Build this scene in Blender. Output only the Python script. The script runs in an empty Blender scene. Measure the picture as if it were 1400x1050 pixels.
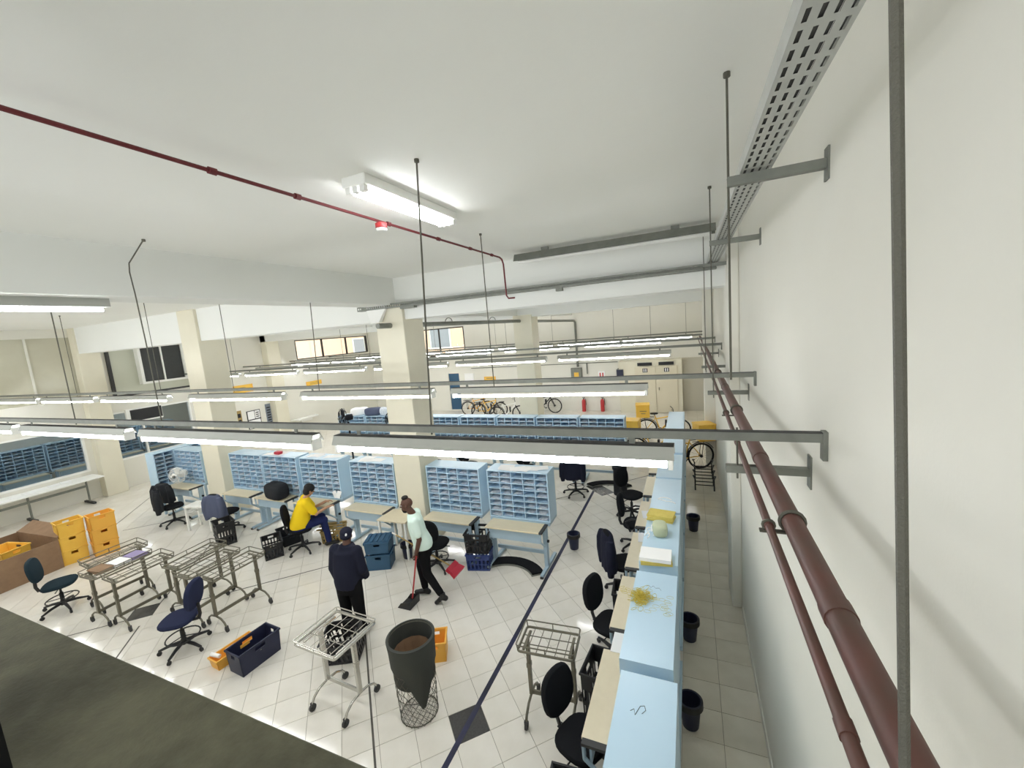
import bpy, math, random
from mathutils import Vector, Matrix
random.seed(11)
S = bpy.context.scene
COL = S.collection
PI = math.pi
R = math.radians

# ------------------------------------------------------------------ camera
cam_d = bpy.data.cameras.new('camera')
cam = bpy.data.objects.new('camera', cam_d)
COL.objects.link(cam)
S.camera = cam
cam_d.sensor_width = 36.0
cam_d.sensor_fit = 'HORIZONTAL'
cam_d.lens = 566.7 / 1400 * 36
cam_d.clip_start = 0.02
cam_d.clip_end = 200
P_, Y_, R_ = .131433, -.410669, -.0838768
fw = Vector((math.sin(Y_)*math.cos(P_), math.cos(Y_)*math.cos(P_), -math.sin(P_)))
rt = Vector((math.cos(Y_), -math.sin(Y_), 0))
up = rt.cross(fw)
r2 = math.cos(R_)*rt + math.sin(R_)*up
u2 = -math.sin(R_)*rt + math.cos(R_)*up
EYE = Vector((0, 0, 4.1))
cam.matrix_world = Matrix(((r2.x, u2.x, -fw.x, EYE.x), (r2.y, u2.y, -fw.y, EYE.y), (r2.z, u2.z, -fw.z, EYE.z), (0, 0, 0, 1)))

# ------------------------------------------------------------------ world and exposure
W = bpy.data.worlds.new('world')
S.world = W
W.use_nodes = True
bg = W.node_tree.nodes['Background']
bg.inputs[0].default_value = (0.93, 0.97, 1.0, 1)
bg.inputs[1].default_value = 1.6
S.view_settings.view_transform = 'Standard'
S.view_settings.look = 'None'
S.view_settings.gamma = 1
S.view_settings.use_curve_mapping = False
S.view_settings.exposure = 1.0
S.cycles.diffuse_bounces = 10
S.cycles.max_bounces = 14
TUBE_STRENGTH = 18.0

# ------------------------------------------------------------------ materials
def lin(c):
    return tuple((x/255/12.92 if x/255 <= .04045 else ((x/255+.055)/1.055)**2.4) for x in c)
MATS = {}
def mat(name, rgb, rough=.6, metal=0.0, spec=.4, noise=None, bump=None, rnd=0.0, alpha=None):
    """procedural principled material; noise=(scale, strength, rgb2), bump=(scale, strength)"""
    if name in MATS: return MATS[name]
    m = bpy.data.materials.new(name)
    m.use_nodes = True
    nt = m.node_tree
    b = nt.nodes['Principled BSDF']
    c = lin(rgb) + (1,)
    b.inputs['Base Color'].default_value = c
    b.inputs['Roughness'].default_value = rough
    b.inputs['Metallic'].default_value = metal
    b.inputs['Specular IOR Level'].default_value = spec
    src = None
    tc = nt.nodes.new('ShaderNodeTexCoord')
    if noise:
        sc, st, rgb2 = noise
        n = nt.nodes.new('ShaderNodeTexNoise')
        n.inputs['Scale'].default_value = sc
        n.inputs['Detail'].default_value = 5
        n.inputs['Roughness'].default_value = .6
        nt.links.new(tc.outputs['Object'], n.inputs['Vector'])
        rp = nt.nodes.new('ShaderNodeMapRange')
        rp.inputs[1].default_value = .3; rp.inputs[2].default_value = .7
        rp.inputs[3].default_value = 0; rp.inputs[4].default_value = st
        nt.links.new(n.outputs['Fac'], rp.inputs[0])
        mx = nt.nodes.new('ShaderNodeMix'); mx.data_type = 'RGBA'
        mx.inputs['A'].default_value = c
        mx.inputs['B'].default_value = lin(rgb2) + (1,)
        nt.links.new(rp.outputs[0], mx.inputs['Factor'])
        src = mx.outputs['Result']
        nt.links.new(src, b.inputs['Base Color'])
    if rnd:
        oi = nt.nodes.new('ShaderNodeObjectInfo')
        hv = nt.nodes.new('ShaderNodeHueSaturation')
        mr = nt.nodes.new('ShaderNodeMapRange')
        mr.inputs[3].default_value = 1-rnd; mr.inputs[4].default_value = 1+rnd
        nt.links.new(oi.outputs['Random'], mr.inputs[0])
        nt.links.new(mr.outputs[0], hv.inputs['Value'])
        if src: nt.links.new(src, hv.inputs['Color'])
        else: hv.inputs['Color'].default_value = c
        nt.links.new(hv.outputs[0], b.inputs['Base Color'])
    if bump:
        n2 = nt.nodes.new('ShaderNodeTexNoise')
        n2.inputs['Scale'].default_value = bump[0]; n2.inputs['Detail'].default_value = 4
        nt.links.new(tc.outputs['Object'], n2.inputs['Vector'])
        bp = nt.nodes.new('ShaderNodeBump')
        bp.inputs['Strength'].default_value = bump[1]; bp.inputs['Distance'].default_value = .01
        nt.links.new(n2.outputs['Fac'], bp.inputs['Height'])
        nt.links.new(bp.outputs[0], b.inputs['Normal'])
    MATS[name] = m
    return m

def emit(name, rgb, st):
    m = bpy.data.materials.new(name); m.use_nodes = True
    nt = m.node_tree; nt.nodes.clear()
    e = nt.nodes.new('ShaderNodeEmission'); o = nt.nodes.new('ShaderNodeOutputMaterial')
    e.inputs[0].default_value = lin(rgb) + (1,); e.inputs[1].default_value = st
    nt.links.new(e.outputs[0], o.inputs[0])
    return m

def glass(name, tint, gloss=.12):
    m = bpy.data.materials.new(name); m.use_nodes = True
    nt = m.node_tree; nt.nodes.clear()
    o = nt.nodes.new('ShaderNodeOutputMaterial')
    t = nt.nodes.new('ShaderNodeBsdfTransparent'); t.inputs[0].default_value = lin(tint) + (1,)
    g = nt.nodes.new('ShaderNodeBsdfGlossy'); g.inputs['Roughness'].default_value = .03
    lw = nt.nodes.new('ShaderNodeLayerWeight'); lw.inputs[0].default_value = .5
    f = nt.nodes.new('ShaderNodeMath'); f.operation = 'POWER'; f.inputs[1].default_value = 4.0
    nt.links.new(lw.outputs['Facing'], f.inputs[0])
    ad = nt.nodes.new('ShaderNodeMath'); ad.operation = 'ADD'; ad.inputs[1].default_value = gloss; ad.use_clamp = True
    mx = nt.nodes.new('ShaderNodeMixShader')
    nt.links.new(f.outputs[0], ad.inputs[0]); nt.links.new(ad.outputs[0], mx.inputs[0])
    nt.links.new(t.outputs[0], mx.inputs[1]); nt.links.new(g.outputs[0], mx.inputs[2])
    nt.links.new(mx.outputs[0], o.inputs[0])
    return m

M_wall = mat('cream_wall_paint', (225, 223, 214), .75, noise=(.9, .5, (217, 215, 204)), bump=(60, .05))
M_ceil = mat('white_ceiling_paint', (242, 242, 238), .85, noise=(.35, .6, (236, 236, 230)), bump=(25, .06))
M_beam = mat('white_beam_paint', (228, 229, 225), .8, noise=(.5, .4, (220, 221, 215)))
M_col = mat('cream_column_paint', (222, 217, 198), .6, noise=(1.5, .5, (212, 206, 186)))
M_tile = mat('polished_cream_tile', (232, 228, 220), .09, spec=.5, noise=(2.2, .8, (218, 213, 202)), rnd=.03)
M_tile2 = mat('polished_grey_tile', (226, 220, 206), .14, spec=.5, noise=(2.0, .8, (206, 199, 183)), rnd=.03)
M_dark_tile = mat('black_granite_tile', (58, 57, 58), .2, spec=.5, noise=(40, .8, (78, 77, 77)))
M_grout = mat('tile_grout', (150, 143, 128), .9)
M_strip = mat('dark_inlay_strip', (80, 77, 70), .4)
M_tape = mat('blue_floor_tape', (44, 46, 82), .5, noise=(3, 1.0, (38, 38, 44)))
M_blue = mat('pale_blue_laminate', (186, 212, 230), .3, spec=.5, noise=(2.5, .35, (176, 204, 225)))
M_blued = mat('blue_grey_steel', (168, 190, 205), .4, spec=.5)
M_board = mat('beige_laminate', (226, 214, 186), .45, noise=(12, .4, (214, 201, 172)))
M_edge = mat('dark_rubber_edge', (62, 62, 62), .6)
M_galv = mat('galvanised_steel', (132, 134, 127), .5, metal=.3, noise=(8, .7, (112, 114, 107)))
M_tray = mat('pale_zinc_tray', (186, 188, 184), .5, metal=.2, noise=(10, .5, (168, 170, 166)))
M_trough = mat('grey_painted_trough', (172, 173, 166), .55, noise=(5, .4, (158, 159, 152)))
M_steel = mat('brushed_steel', (126, 122, 108), .4, metal=.65, noise=(14, .6, (100, 96, 84)))
M_chrome = mat('bright_chrome', (200, 198, 192), .22, metal=.9)
M_red = mat('red_conduit_paint', (104, 36, 40), .5)
M_pipe = mat('oxide_red_pipe_paint', (104, 64, 58), .5, noise=(4, .9, (84, 66, 57)))
M_rod = mat('dark_threaded_rod', (98, 96, 86), .6, metal=.3, bump=(400, .4))
M_black = mat('black_plastic', (34, 34, 36), .45)
M_blackf = mat('black_fabric', (30, 31, 34), .95, spec=.1, bump=(300, .3))
M_navyf = mat('navy_fabric', (46, 51, 76), .95, spec=.1, bump=(300, .3))
M_tealf = mat('faded_dark_teal_fabric', (40, 54, 62), .95, spec=.1, bump=(300, .3))
M_navy = mat('navy_plastic', (38, 42, 66), .5)
M_bluecrate = mat('blue_plastic', (44, 62, 118), .45)
M_slate = mat('slate_blue_plastic', (52, 88, 118), .5)
M_yellow = mat('yellow_plastic', (240, 196, 84), .45, noise=(6, .5, (232, 178, 66)))
M_orange = mat('orange_yellow_plastic', (236, 178, 76), .45)
M_card = mat('brown_cardboard', (150, 122, 96), .85, noise=(6, .7, (128, 102, 80)))
M_paper = mat('white_paper', (240, 240, 240), .8, rnd=.04)
M_paperm = mat('mail_paper', (232, 236, 240), .8, noise=(30, 1.0, (176, 186, 200)))
M_ypaper = mat('yellow_kraft_paper', (214, 196, 106), .8, noise=(10, .6, (190, 172, 84)))
M_granite = mat('dark_granite_sill', (112, 110, 90), .6, spec=.2, noise=(6, 1.0, (78, 76, 62)), bump=(80, .25))
M_frame = mat('black_window_frame', (16, 16, 18), .5)
M_alu = mat('grey_aluminium', (120, 122, 118), .45, metal=.4)
M_white = mat('white_enamel', (236, 236, 232), .4)
M_cream = mat('cream_door_paint', (216, 208, 186), .5)
M_grille = mat('dark_grille', (74, 76, 76), .6, noise=(30, .6, (60, 62, 62)))
M_skin = mat('brown_skin', (92, 62, 50), .55, noise=(20, .4, (80, 52, 42)))
M_skin2 = mat('tan_skin', (190, 146, 116), .55)
M_hair = mat('black_hair', (24, 22, 22), .7, bump=(120, .6))
M_mint = mat('pale_mint_cotton', (222, 242, 232), .9, spec=.1, bump=(30, .3))
M_yshirt = mat('yellow_cotton', (242, 206, 40), .9, spec=.1, bump=(26, .3))
M_jacket = mat('dark_navy_jacket', (33, 35, 50), .85, spec=.15, bump=(18, .5))
M_trouser = mat('black_trousers', (26, 26, 28), .9, spec=.1, bump=(24, .4))
M_jean = mat('navy_trousers', (36, 44, 86), .9, spec=.1, bump=(24, .4))
M_shoe = mat('black_shoe_leather', (24, 24, 25), .45)
M_wood = mat('pale_wood', (176, 152, 96), .6, noise=(14, .8, (148, 124, 72)))
M_redp = mat('red_plastic', (178, 44, 62), .45)
M_redm = mat('red_metal', (190, 60, 62), .4)
M_greyf = mat('grey_blue_wool', (88, 94, 116), .95, spec=.1, bump=(60, .5))
M_charc = mat('charcoal_nylon', (40, 42, 46), .8, spec=.2, bump=(40, .4))
M_bag = mat('dark_grey_mesh_bag', (64, 66, 62), .85, bump=(220, .5))
M_ink = mat('black_ink', (40, 40, 44), .7)
M_pink = mat('pink_render', (236, 204, 180), .8, noise=(.6, .5, (226, 190, 166)))
M_bandm = mat('yellow_rubber', (206, 188, 84), .7)
M_tyre = mat('black_tyre', (32, 32, 34), .8)
M_tube = emit('lit_tube', (250, 252, 255), TUBE_STRENGTH)
M_glass = glass('clear_glass', (238, 244, 242), .03)
M_dglass = glass('tinted_glass', (228, 233, 236), .03)
M_wglass = mat('painted_reflection_glass', (206, 204, 186), .12, spec=.6, noise=(.8, .8, (188, 184, 164)))  # beige mottling paints the reflections into the upper side window pane

# ------------------------------------------------------------------ mesh builder
class MB:
    def __init__(s):
        s.v = []; s.f = []; s.M = Matrix()
    def add(s, vs, fs):
        o = len(s.v)
        M = s.M
        s.v += [tuple(M @ Vector(p)) for p in vs]
        s.f += [tuple(i+o for i in f) for f in fs]
        return s
    def box(s, x0, y0, z0, x1, y1, z1):
        v = [(x0,y0,z0),(x1,y0,z0),(x1,y1,z0),(x0,y1,z0),(x0,y0,z1),(x1,y0,z1),(x1,y1,z1),(x0,y1,z1)]
        return s.add(v, [(0,3,2,1),(4,5,6,7),(0,1,5,4),(1,2,6,5),(2,3,7,6),(3,0,4,7)])
    def bar(s, p, q, w, h, ref=(0,0,1)):
        p = Vector(p); q = Vector(q); d = (q-p).normalized(); ref = Vector(ref)
        if abs(d.dot(ref)) > .98: ref = Vector((0,1,0))
        a = d.cross(ref).normalized()*w/2; b = a.cross(d).normalized()*h/2
        v = [p-a-b, p+a-b, p+a+b, p-a+b, q-a-b, q+a-b, q+a+b, q-a+b]
        return s.add(v, [(0,1,2,3),(7,6,5,4),(1,0,4,5),(2,1,5,6),(3,2,6,7),(0,3,7,4)])
    def tube(s, pts, r, n=8, closed=False, cap=True, sq=1.0):
        pts = [Vector(p) for p in pts]; k = len(pts)
        rr = r if isinstance(r, (list, tuple)) else [r]*k
        ts = []
        for i in range(k):
            a = pts[i-1] if (i > 0 or closed) else pts[i]
            b = pts[(i+1) % k] if (i < k-1 or closed) else pts[i]
            t = b-a
            ts.append(t.normalized() if t.length > 1e-9 else Vector((0,0,1)))
        ref = Vector((0,0,1)) if abs(ts[0].z) < .9 else Vector((1,0,0))
        u = ts[0].cross(ref).normalized(); vs = []
        for i in range(k):
            u = (u - ts[i]*u.dot(ts[i]))
            u = u.normalized() if u.length > 1e-6 else ts[i].orthogonal().normalized()
            w = ts[i].cross(u)
            for j in range(n):
                a = 2*PI*j/n
                vs.append(pts[i] + (u*math.cos(a) + w*math.sin(a)*sq)*rr[i])
        fs = []
        for i in range(k if closed else k-1):
            for j in range(n):
                a = i*n+j; b = i*n+(j+1) % n; c = ((i+1) % k)*n+(j+1) % n; d = ((i+1) % k)*n+j
                fs.append((a, b, c, d))
        if cap and not closed:
            fs.append(tuple(reversed(range(n)))); fs.append(tuple((k-1)*n+j for j in range(n)))
        return s.add(vs, fs)
    def lathe(s, prof, n=20, c=(0,0,0), cap=True):
        vs = []; fs = []
        for (r, z) in prof:
            for j in range(n):
                a = 2*PI*j/n; vs.append((c[0]+r*math.cos(a), c[1]+r*math.sin(a), c[2]+z))
        for i in range(len(prof)-1):
            for j in range(n):
                fs.append((i*n+j, i*n+(j+1) % n, (i+1)*n+(j+1) % n, (i+1)*n+j))
        if cap:
            if prof[0][0] > 1e-5: fs.append(tuple(reversed(range(n))))
            if prof[-1][0] > 1e-5: fs.append(tuple((len(prof)-1)*n+j for j in range(n)))
        return s.add(vs, fs)
    def loft(s, rings, cap=True):
        n = len(rings[0]); vs = [p for r_ in rings for p in r_]; fs = []
        for i in range(len(rings)-1):
            for j in range(n):
                fs.append((i*n+j, i*n+(j+1) % n, (i+1)*n+(j+1) % n, (i+1)*n+j))
        if cap:
            fs.append(tuple(reversed(range(n)))); fs.append(tuple((len(rings)-1)*n+j for j in range(n)))
        return s.add(vs, fs)
    def ball(s, c, r, nu=12, nv=8, M=None):
        rx, ry, rz = r if isinstance(r, (list, tuple)) else (r, r, r)
        vs = []; fs = []
        for i in range(nv+1):
            th = PI*i/nv
            for j in range(nu):
                ph = 2*PI*j/nu
                p = Vector((rx*math.sin(th)*math.cos(ph), ry*math.sin(th)*math.sin(ph), rz*math.cos(th)))
                if M: p = M @ p
                vs.append(Vector(c)+p)
        for i in range(nv):
            for j in range(nu):
                fs.append((i*nu+j, (i+1)*nu+j, (i+1)*nu+(j+1) % nu, i*nu+(j+1) % nu))
        return s.add(vs, fs)
    def prism(s, poly, z0, z1):
        n = len(poly)
        return s.add([(x,y,z0) for x,y in poly]+[(x,y,z1) for x,y in poly],
            [tuple(reversed(range(n))), tuple(range(n,2*n))]+[(i,(i+1)%n,n+(i+1)%n,n+i) for i in range(n)])
    def pad(s, c, hx, hy, z0, z1, e=2.6, n=20, rnd=.25):
        """rounded cushion: superellipse outline, rounded rim"""
        def ring(k, z):
            out = []
            for j in range(n):
                a = 2*PI*j/n; ca, sa = math.cos(a), math.sin(a)
                out.append((c[0]+hx*k*math.copysign(abs(ca)**(2/e), ca), c[1]+hy*k*math.copysign(abs(sa)**(2/e), sa), c[2]+z))
            return out
        h = z1-z0
        return s.loft([ring(.8, z0), ring(.95, z0+h*.12), ring(1, z0+h*.4), ring(1, z0+h*.65), ring(.94, z0+h*.9), ring(.75, z1)])
    def mesh(s, name):
        me = bpy.data.meshes.new(name); me.from_pydata(s.v, [], s.f); me.update()
        return me
    def build(s, name, m, parent=None, smooth=False, bevel=0):
        me = s.mesh(name)
        o = bpy.data.objects.new(name, me); COL.objects.link(o)
        me.materials.append(m)
        if smooth:
            me.polygons.foreach_set('use_smooth', [True]*len(me.polygons))
            try: me.set_sharp_from_angle(angle=R(40))
            except Exception: pass
        if bevel:
            b = o.modifiers.new('bevel', 'BEVEL'); b.width = bevel; b.segments = 2; b.limit_method = 'ANGLE'
        if parent: setpar(o, parent)
        return o

KIDS = {}
def setpar(o, p):
    o.parent = p
    KIDS.setdefault(p.name, []).append(o)
def tag(o, label, cat, group=None, kind=None):
    if label: o['label'] = label
    if cat: o['category'] = cat
    if group: o['group'] = group
    if kind: o['kind'] = kind
    return o
def thing(name, label, cat, loc=(0,0,0), rz=0, group=None):
    o = bpy.data.objects.new(name, None); COL.objects.link(o)
    o.empty_display_size = .1
    o.location = loc; o.rotation_euler = (0, 0, rz)
    return tag(o, label, cat, group)
def dup(o, loc=None, rz=None, label=None, parent=None, group=None):
    c = o.copy(); COL.objects.link(c)
    if parent: setpar(c, parent)
    if loc is not None: c.location = loc
    if rz is not None: c.rotation_euler = (0, 0, rz)
    if label: c['label'] = label
    if group: c['group'] = group
    for k in KIDS.get(o.name, []): dup(k, parent=c)
    return c
def struct(o):
    o['kind'] = 'structure'; return o
def sbox(name, m, *b):
    return struct(MB().box(*b).build(name, m))
def part(o, label=None):
    if label: o['label'] = label
    return o

def arc(c, r, a0, a1, n, ax=(1,0,0), ay=(0,1,0)):
    c = Vector(c); ax = Vector(ax); ay = Vector(ay)
    return [c + ax*r*math.cos(a0+(a1-a0)*i/n) + ay*r*math.sin(a0+(a1-a0)*i/n) for i in range(n+1)]

# ------------------------------------------------------------------ room shell
XR, XL, YB, ZC = .585, -17.0, 19.0, 5.2
YF = .5
def wall_holes(name, m, axis, c0, c1, u0, u1, z0, z1, holes):
    us = sorted({u0, u1, *[h[0] for h in holes], *[h[1] for h in holes]})
    zs = sorted({z0, z1, *[h[2] for h in holes], *[h[3] for h in holes]})
    b = MB()
    for i in range(len(us)-1):
        for j in range(len(zs)-1):
            uc = (us[i]+us[i+1])/2; zc = (zs[j]+zs[j+1])/2
            if any(h[0] < uc < h[1] and h[2] < zc < h[3] for h in holes): continue
            if axis == 'x': b.box(c0, us[i], zs[j], c1, us[i+1], zs[j+1])
            else: b.box(us[i], c0, zs[j], us[i+1], c1, zs[j+1])
    return struct(b.build(name, m))
floor = sbox('floor', M_grout, XL-.2, -2.5, -.15, XR+.2, YB+.2, -.006)
ceiling = sbox('ceiling', M_ceil, XL-.2, -3, ZC, XR+.2, YB+.2, ZC+.2)
wall_right = sbox('wall_right', M_wall, XR, -3, -.1, XR+.2, YB+.2, ZC)
LH = [(3.0, 6.16, .86, 2.25), (6.86, 9.2, .93, 2.5), (4.0, 6.9, 3.05, 5.0), (14.0, 18.75, 3.5, 4.42)]
wall_left = wall_holes('wall_left', M_wall, 'x', XL-.2, XL, YF, YB+.2, -.1, ZC, LH)
BH = [(-13.85, -10.75, 2.95, 4.45), (-11.95, -11.3, .05, 2.02)]
wall_back = wall_holes('wall_back', M_wall, 'y', YB, YB+.2, XL, XR, -.1, ZC, BH)
wall_front = sbox('wall_front', M_wall, XL, YF-.25, -.1, XR, YF-.02, 3.2)
sbox('floor_mezzanine', M_granite, XL, -3, 2.3, XR, YF-.25, 2.45)
# skirting along the right wall
sbox('baseboard_right', M_wall, XR-.012, .55, 0, XR, 5.95, .09)

# the stone window sill the photographer leans on
sill = MB().box(-4.2, -.02, 3.2, XR, YF+.03, 3.25)
struct(sill.build('window_sill', M_granite, bevel=.004))
fr = MB().box(-1.78, -.02, 3.25, -1.37, .27, 5.2)
struct(fr.build('window_1_frame', M_frame))

# beams
def beam(n, *b): return sbox(f'trim_{n}', M_beam, *b)
beam(1, -5.5, -3, 4.72, -4.97, 6.35, ZC)
beam(2, XL, 6.35, 4.44, XR, 6.95, ZC)
beam(3, XL, 12.3, 4.43, XR, 12.9, ZC)
beam(4, -5.5, 6.95, 4.5, -4.97, YB, ZC)
beam(5, XL, 18.5, 4.6, XR, YB, ZC)
beam(6, -11.5, 6.95, 4.6, -10.8, YB, ZC)
# columns and pilasters
def column(b, m=M_col):
    o = struct(MB().box(*b).build('column', m, bevel=.015)); return o
column((-5.42, 6.28, 0, -4.79, 6.9, 4.72))
column((-11.5, 6.28, 0, -10.83, 6.9, ZC))
column((-5.12, 12.25, 0, -4.5, 12.85, 4.5))
column((XL, 6.3, 0, XL+.32, 6.84, ZC))
column((XL, 12.3, 0, XL+.35, 12.9, ZC))
column((XL, 9.45, 2.6, XL+.35, 10.0, ZC))
column((.46, 6.0, 0, XR, 6.6, ZC), M_wall)
column((.33, 12.0, 0, XR, 12.6, ZC), M_wall)

# ------------------------------------------------------------------ floor tiles
TP = .36; TG = .005
def proj_size(p):
    d = Vector(p)-EYE
    z = d.dot(fw)
    if z < .5: return None
    x = d.dot(r2)/z*566.7+700; y = -d.dot(u2)/z*566.7+525
    if not (-40 < x < 1440 and -40 < y < 1090): return None
    return x, y, z
def clip(poly, keep):   # keep: (axis, value, sign)
    ax, val, sg = keep; out = []
    for i in range(len(poly)):
        a = poly[i]; b = poly[(i+1) % len(poly)]
        ia = (a[ax]-val)*sg >= 0; ib = (b[ax]-val)*sg >= 0
        if ia: out.append(a)
        if ia != ib:
            t = (val-a[ax])/(b[ax]-a[ax]); out.append((a[0]+(b[0]-a[0])*t, a[1]+(b[1]-a[1])*t))
    return out
XA = -.165
C0 = (-2.255, 3.275)
dark_cells = []
tiles = []      # (poly, centre, material, dark)
h = (TP-TG)/2
s2 = math.sqrt(.5)
for i in range(-60, 61):
    for j in range(-60, 61):
        cx = C0[0]+(i-j)*TP*s2; cy = C0[1]+(i+j)*TP*s2
        if not (XL-.3 < cx < XA+.3 and YF-.1 < cy < YB+.3): continue
        dark = (i == 0 and j == 0) or (i-j) == -24 and abs(cy-3.25) < .2 and abs(cx+8.2) < .3 or (abs(cx+2.2) < .27 and abs(cy-9.8) < .2) or (abs(cx+8.2) < .3 and abs(cy-9.8) < .2) or (abs(cx+14.3) < .25 and abs(cy-9.8) < .2)
        poly = [(cx, cy-h/s2), (cx+h/s2, cy), (cx, cy+h/s2), (cx-h/s2, cy)]
        for k in ((0, XA, -1), (0, XL, 1), (1, YB, -1), (1, .5, 1)):
            if poly: poly = clip(poly, k)
        if len(poly) > 2: tiles.append((poly, (cx, cy), 'dark' if dark else 'main'))
nx = 2
for i in range(nx):
    for j in range(int((YB-YF)/TP)+1):
        x0 = XA+i*(XR-XA)/nx; x1 = x0+(XR-XA)/nx; y0 = YF+j*TP+.12; y1 = min(y0+TP, YB)
        g = TG/2
        tiles.append(([(x0+g, y0+g), (x1-g, y0+g), (x1-g, y1-g), (x0+g, y1-g)], ((x0+x1)/2, (y0+y1)/2), 'aisle'))
rank = []
for t in tiles:
    q = proj_size((t[1][0], t[1][1], 0))
    if q and t[1][1] > .9: rank.append((q[2], t))
    else: rank.append((99, t))
rank.sort(key=lambda a: a[0])
rest = {'main': MB(), 'dark': MB(), 'aisle': MB()}
TM = {'main': M_tile, 'dark': M_dark_tile, 'aisle': M_tile2}
n_ind = {'main': 0}
shared = None
for k, (zz, (poly, c, kind)) in enumerate(rank):
    full = kind == 'main' and len(poly) == 4 and poly[1][0]-poly[3][0] > .49 and poly[2][1]-poly[0][1] > .49
    if zz < 90 and n_ind['main'] < 292:
        n_ind['main'] += 1
        nm = 'dark_tile' if kind == 'dark' else 'tile'
        if full:
            if shared is None:
                hh = h/s2
                o = MB().prism([(0, -hh), (hh, 0), (0, hh), (-hh, 0)], -.008, 0).build(nm, M_tile, floor)
                shared = o.data
            else:
                o = bpy.data.objects.new(nm, shared); COL.objects.link(o); setpar(o, floor)
            o.location = (c[0], c[1], random.uniform(0, .0006))
        else:
            o = MB().prism([(x-c[0], y-c[1]) for x, y in poly], -.008, 0).build(nm, TM[kind], floor)
            o.location = (c[0], c[1], 0)
        if kind == 'dark': o['label'] = 'black granite tile set among cream tiles'
    else:
        rest[kind].prism(poly, -.008, 0)
for kind, nm in (('main', 'tile_field'), ('dark', 'dark_tile_field'), ('aisle', 'aisle_tile_field')):
    if rest[kind].v:
        o = rest[kind].build(nm, TM[kind], floor); o['kind'] = 'stuff'
# thin dark inlay lines running at 45 degrees
def strip(x0, y0, x1, y1, w=.022):
    MB().bar((x0, y0, .0012), (x1, y1, .0012), w, .0016).build('inlay_strip', M_strip, floor)
strip(-8.0, 3.5, -5.45, 6.05); strip(-4.4, 4.07, -2.4, 2.07); strip(-8.4, 3.05, -9.6, 1.85); strip(-8.0, 3.05, -6.7, 1.75)
strip(-13.2, 4.77, -15.0, 6.57); strip(-2.0, 9.6, -.9, 8.5); strip(-2.4, 9.6, -4.0, 8.0); strip(-2.0, 10.0, -.8, 11.2)
strip(-9.8, 5.25, -8.35, 3.5); strip(-12.9, 5.0, -10.9, 7.0)
tag(MB().box(-2.285, 1.9, .001, -2.225, 9.65, .003).build('floor_tape', M_tape), 'long worn blue tape line on the tiled floor', 'tape')

# ------------------------------------------------------------------ wall and window details
# tinted interior windows on the left wall
def pane_x(n, y0, y1, z0, z1, m, mull=(), fm=M_alu, fw_=.05):
    b = MB()
    for (a, c) in ((y0, y0+fw_), (y1-fw_, y1)): b.box(XL-.12, a, z0, XL+.01, c, z1)
    for (a, c) in ((z0, z0+fw_), (z1-fw_, z1)): b.box(XL-.12, y0+fw_, a, XL+.01, y1-fw_, c)
    for q in mull: b.box(XL-.1, q-.02, z0+fw_, XL, q+.02, z1-fw_)
    o = struct(b.build(f'window_{n}', fm))
    ys = [y0+fw_]+list(mull)+[y1-fw_]
    for i in range(len(ys)-1):
        MB().box(XL-.07, ys[i]+.02*(i > 0), z0+fw_, XL-.06, ys[i+1]-.02*(i < len(ys)-2), z1-fw_).build('pane', m, o)
    return o
pane_x(2, 3.0, 6.16, .86, 2.25, M_dglass, (), M_white)
pane_x(3, 6.86, 9.2, .93, 2.5, M_dglass, (7.7,), M_white)
pane_x(4, 4.0, 6.9, 3.05, 5.0, M_wglass, (5.4,), M_wall)
pane_x(5, 14.0, 18.75, 3.5, 4.42, M_glass, (15.6, 17.2), M_frame, .04)
def pane_y(n, x0, x1, z0, z1, m, mull):
    b = MB(); f_ = .05
    for (a, c) in ((x0, x0+f_), (x1-f_, x1)): b.box(a, YB-.01, z0, c, YB+.12, z1)
    for (a, c) in ((z0, z0+f_), (z1-f_, z1)): b.box(x0+f_, YB-.01, a, x1-f_, YB+.12, c)
    for q in mull: b.box(q-.02, YB, z0+f_, q+.02, YB+.1, z1-f_)
    o = struct(b.build(f'window_{n}', M_frame))
    xs = [x0+f_]+list(mull)+[x1-f_]
    for i in range(len(xs)-1):
        MB().box(xs[i]+.02*(i > 0), YB+.06, z0+f_, xs[i+1]-.02*(i < len(xs)-2), YB+.07, z1-f_).build('pane', m, o)
pane_y(6, -13.85, -10.75, 2.95, 4.45, M_glass, (-12.3,))
d = MB(); d.box(-11.95, YB+.05, .05, -11.3, YB+.1, 2.0)
dd = struct(d.build('door_1', M_slate)); MB().box(-11.4, YB+.02, 1.0, -11.36, YB+.05, 1.12).build('door_handle', M_chrome, dd)
# room next door, seen through the tinted panes
b = MB(); b.box(XL-3.6, 2.0, 0, XL-3.4, 11, 2.9); b.box(XL-3.4, 1.8, 0, XL-.2, 2.0, 2.9); b.box(XL-3.4, 11, 0, XL-.2, 11.2, 2.9)
struct(b.build('wall_next_room', M_wall))
sbox('floor_next_room', M_tile2, XL-3.6, 1.8, -.1, XL-.2, 11.2, 0)
sbox('ceiling_next_room', M_ceil, XL-3.6, 1.8, 2.9, XL-.2, 11.2, 3.0)

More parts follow.
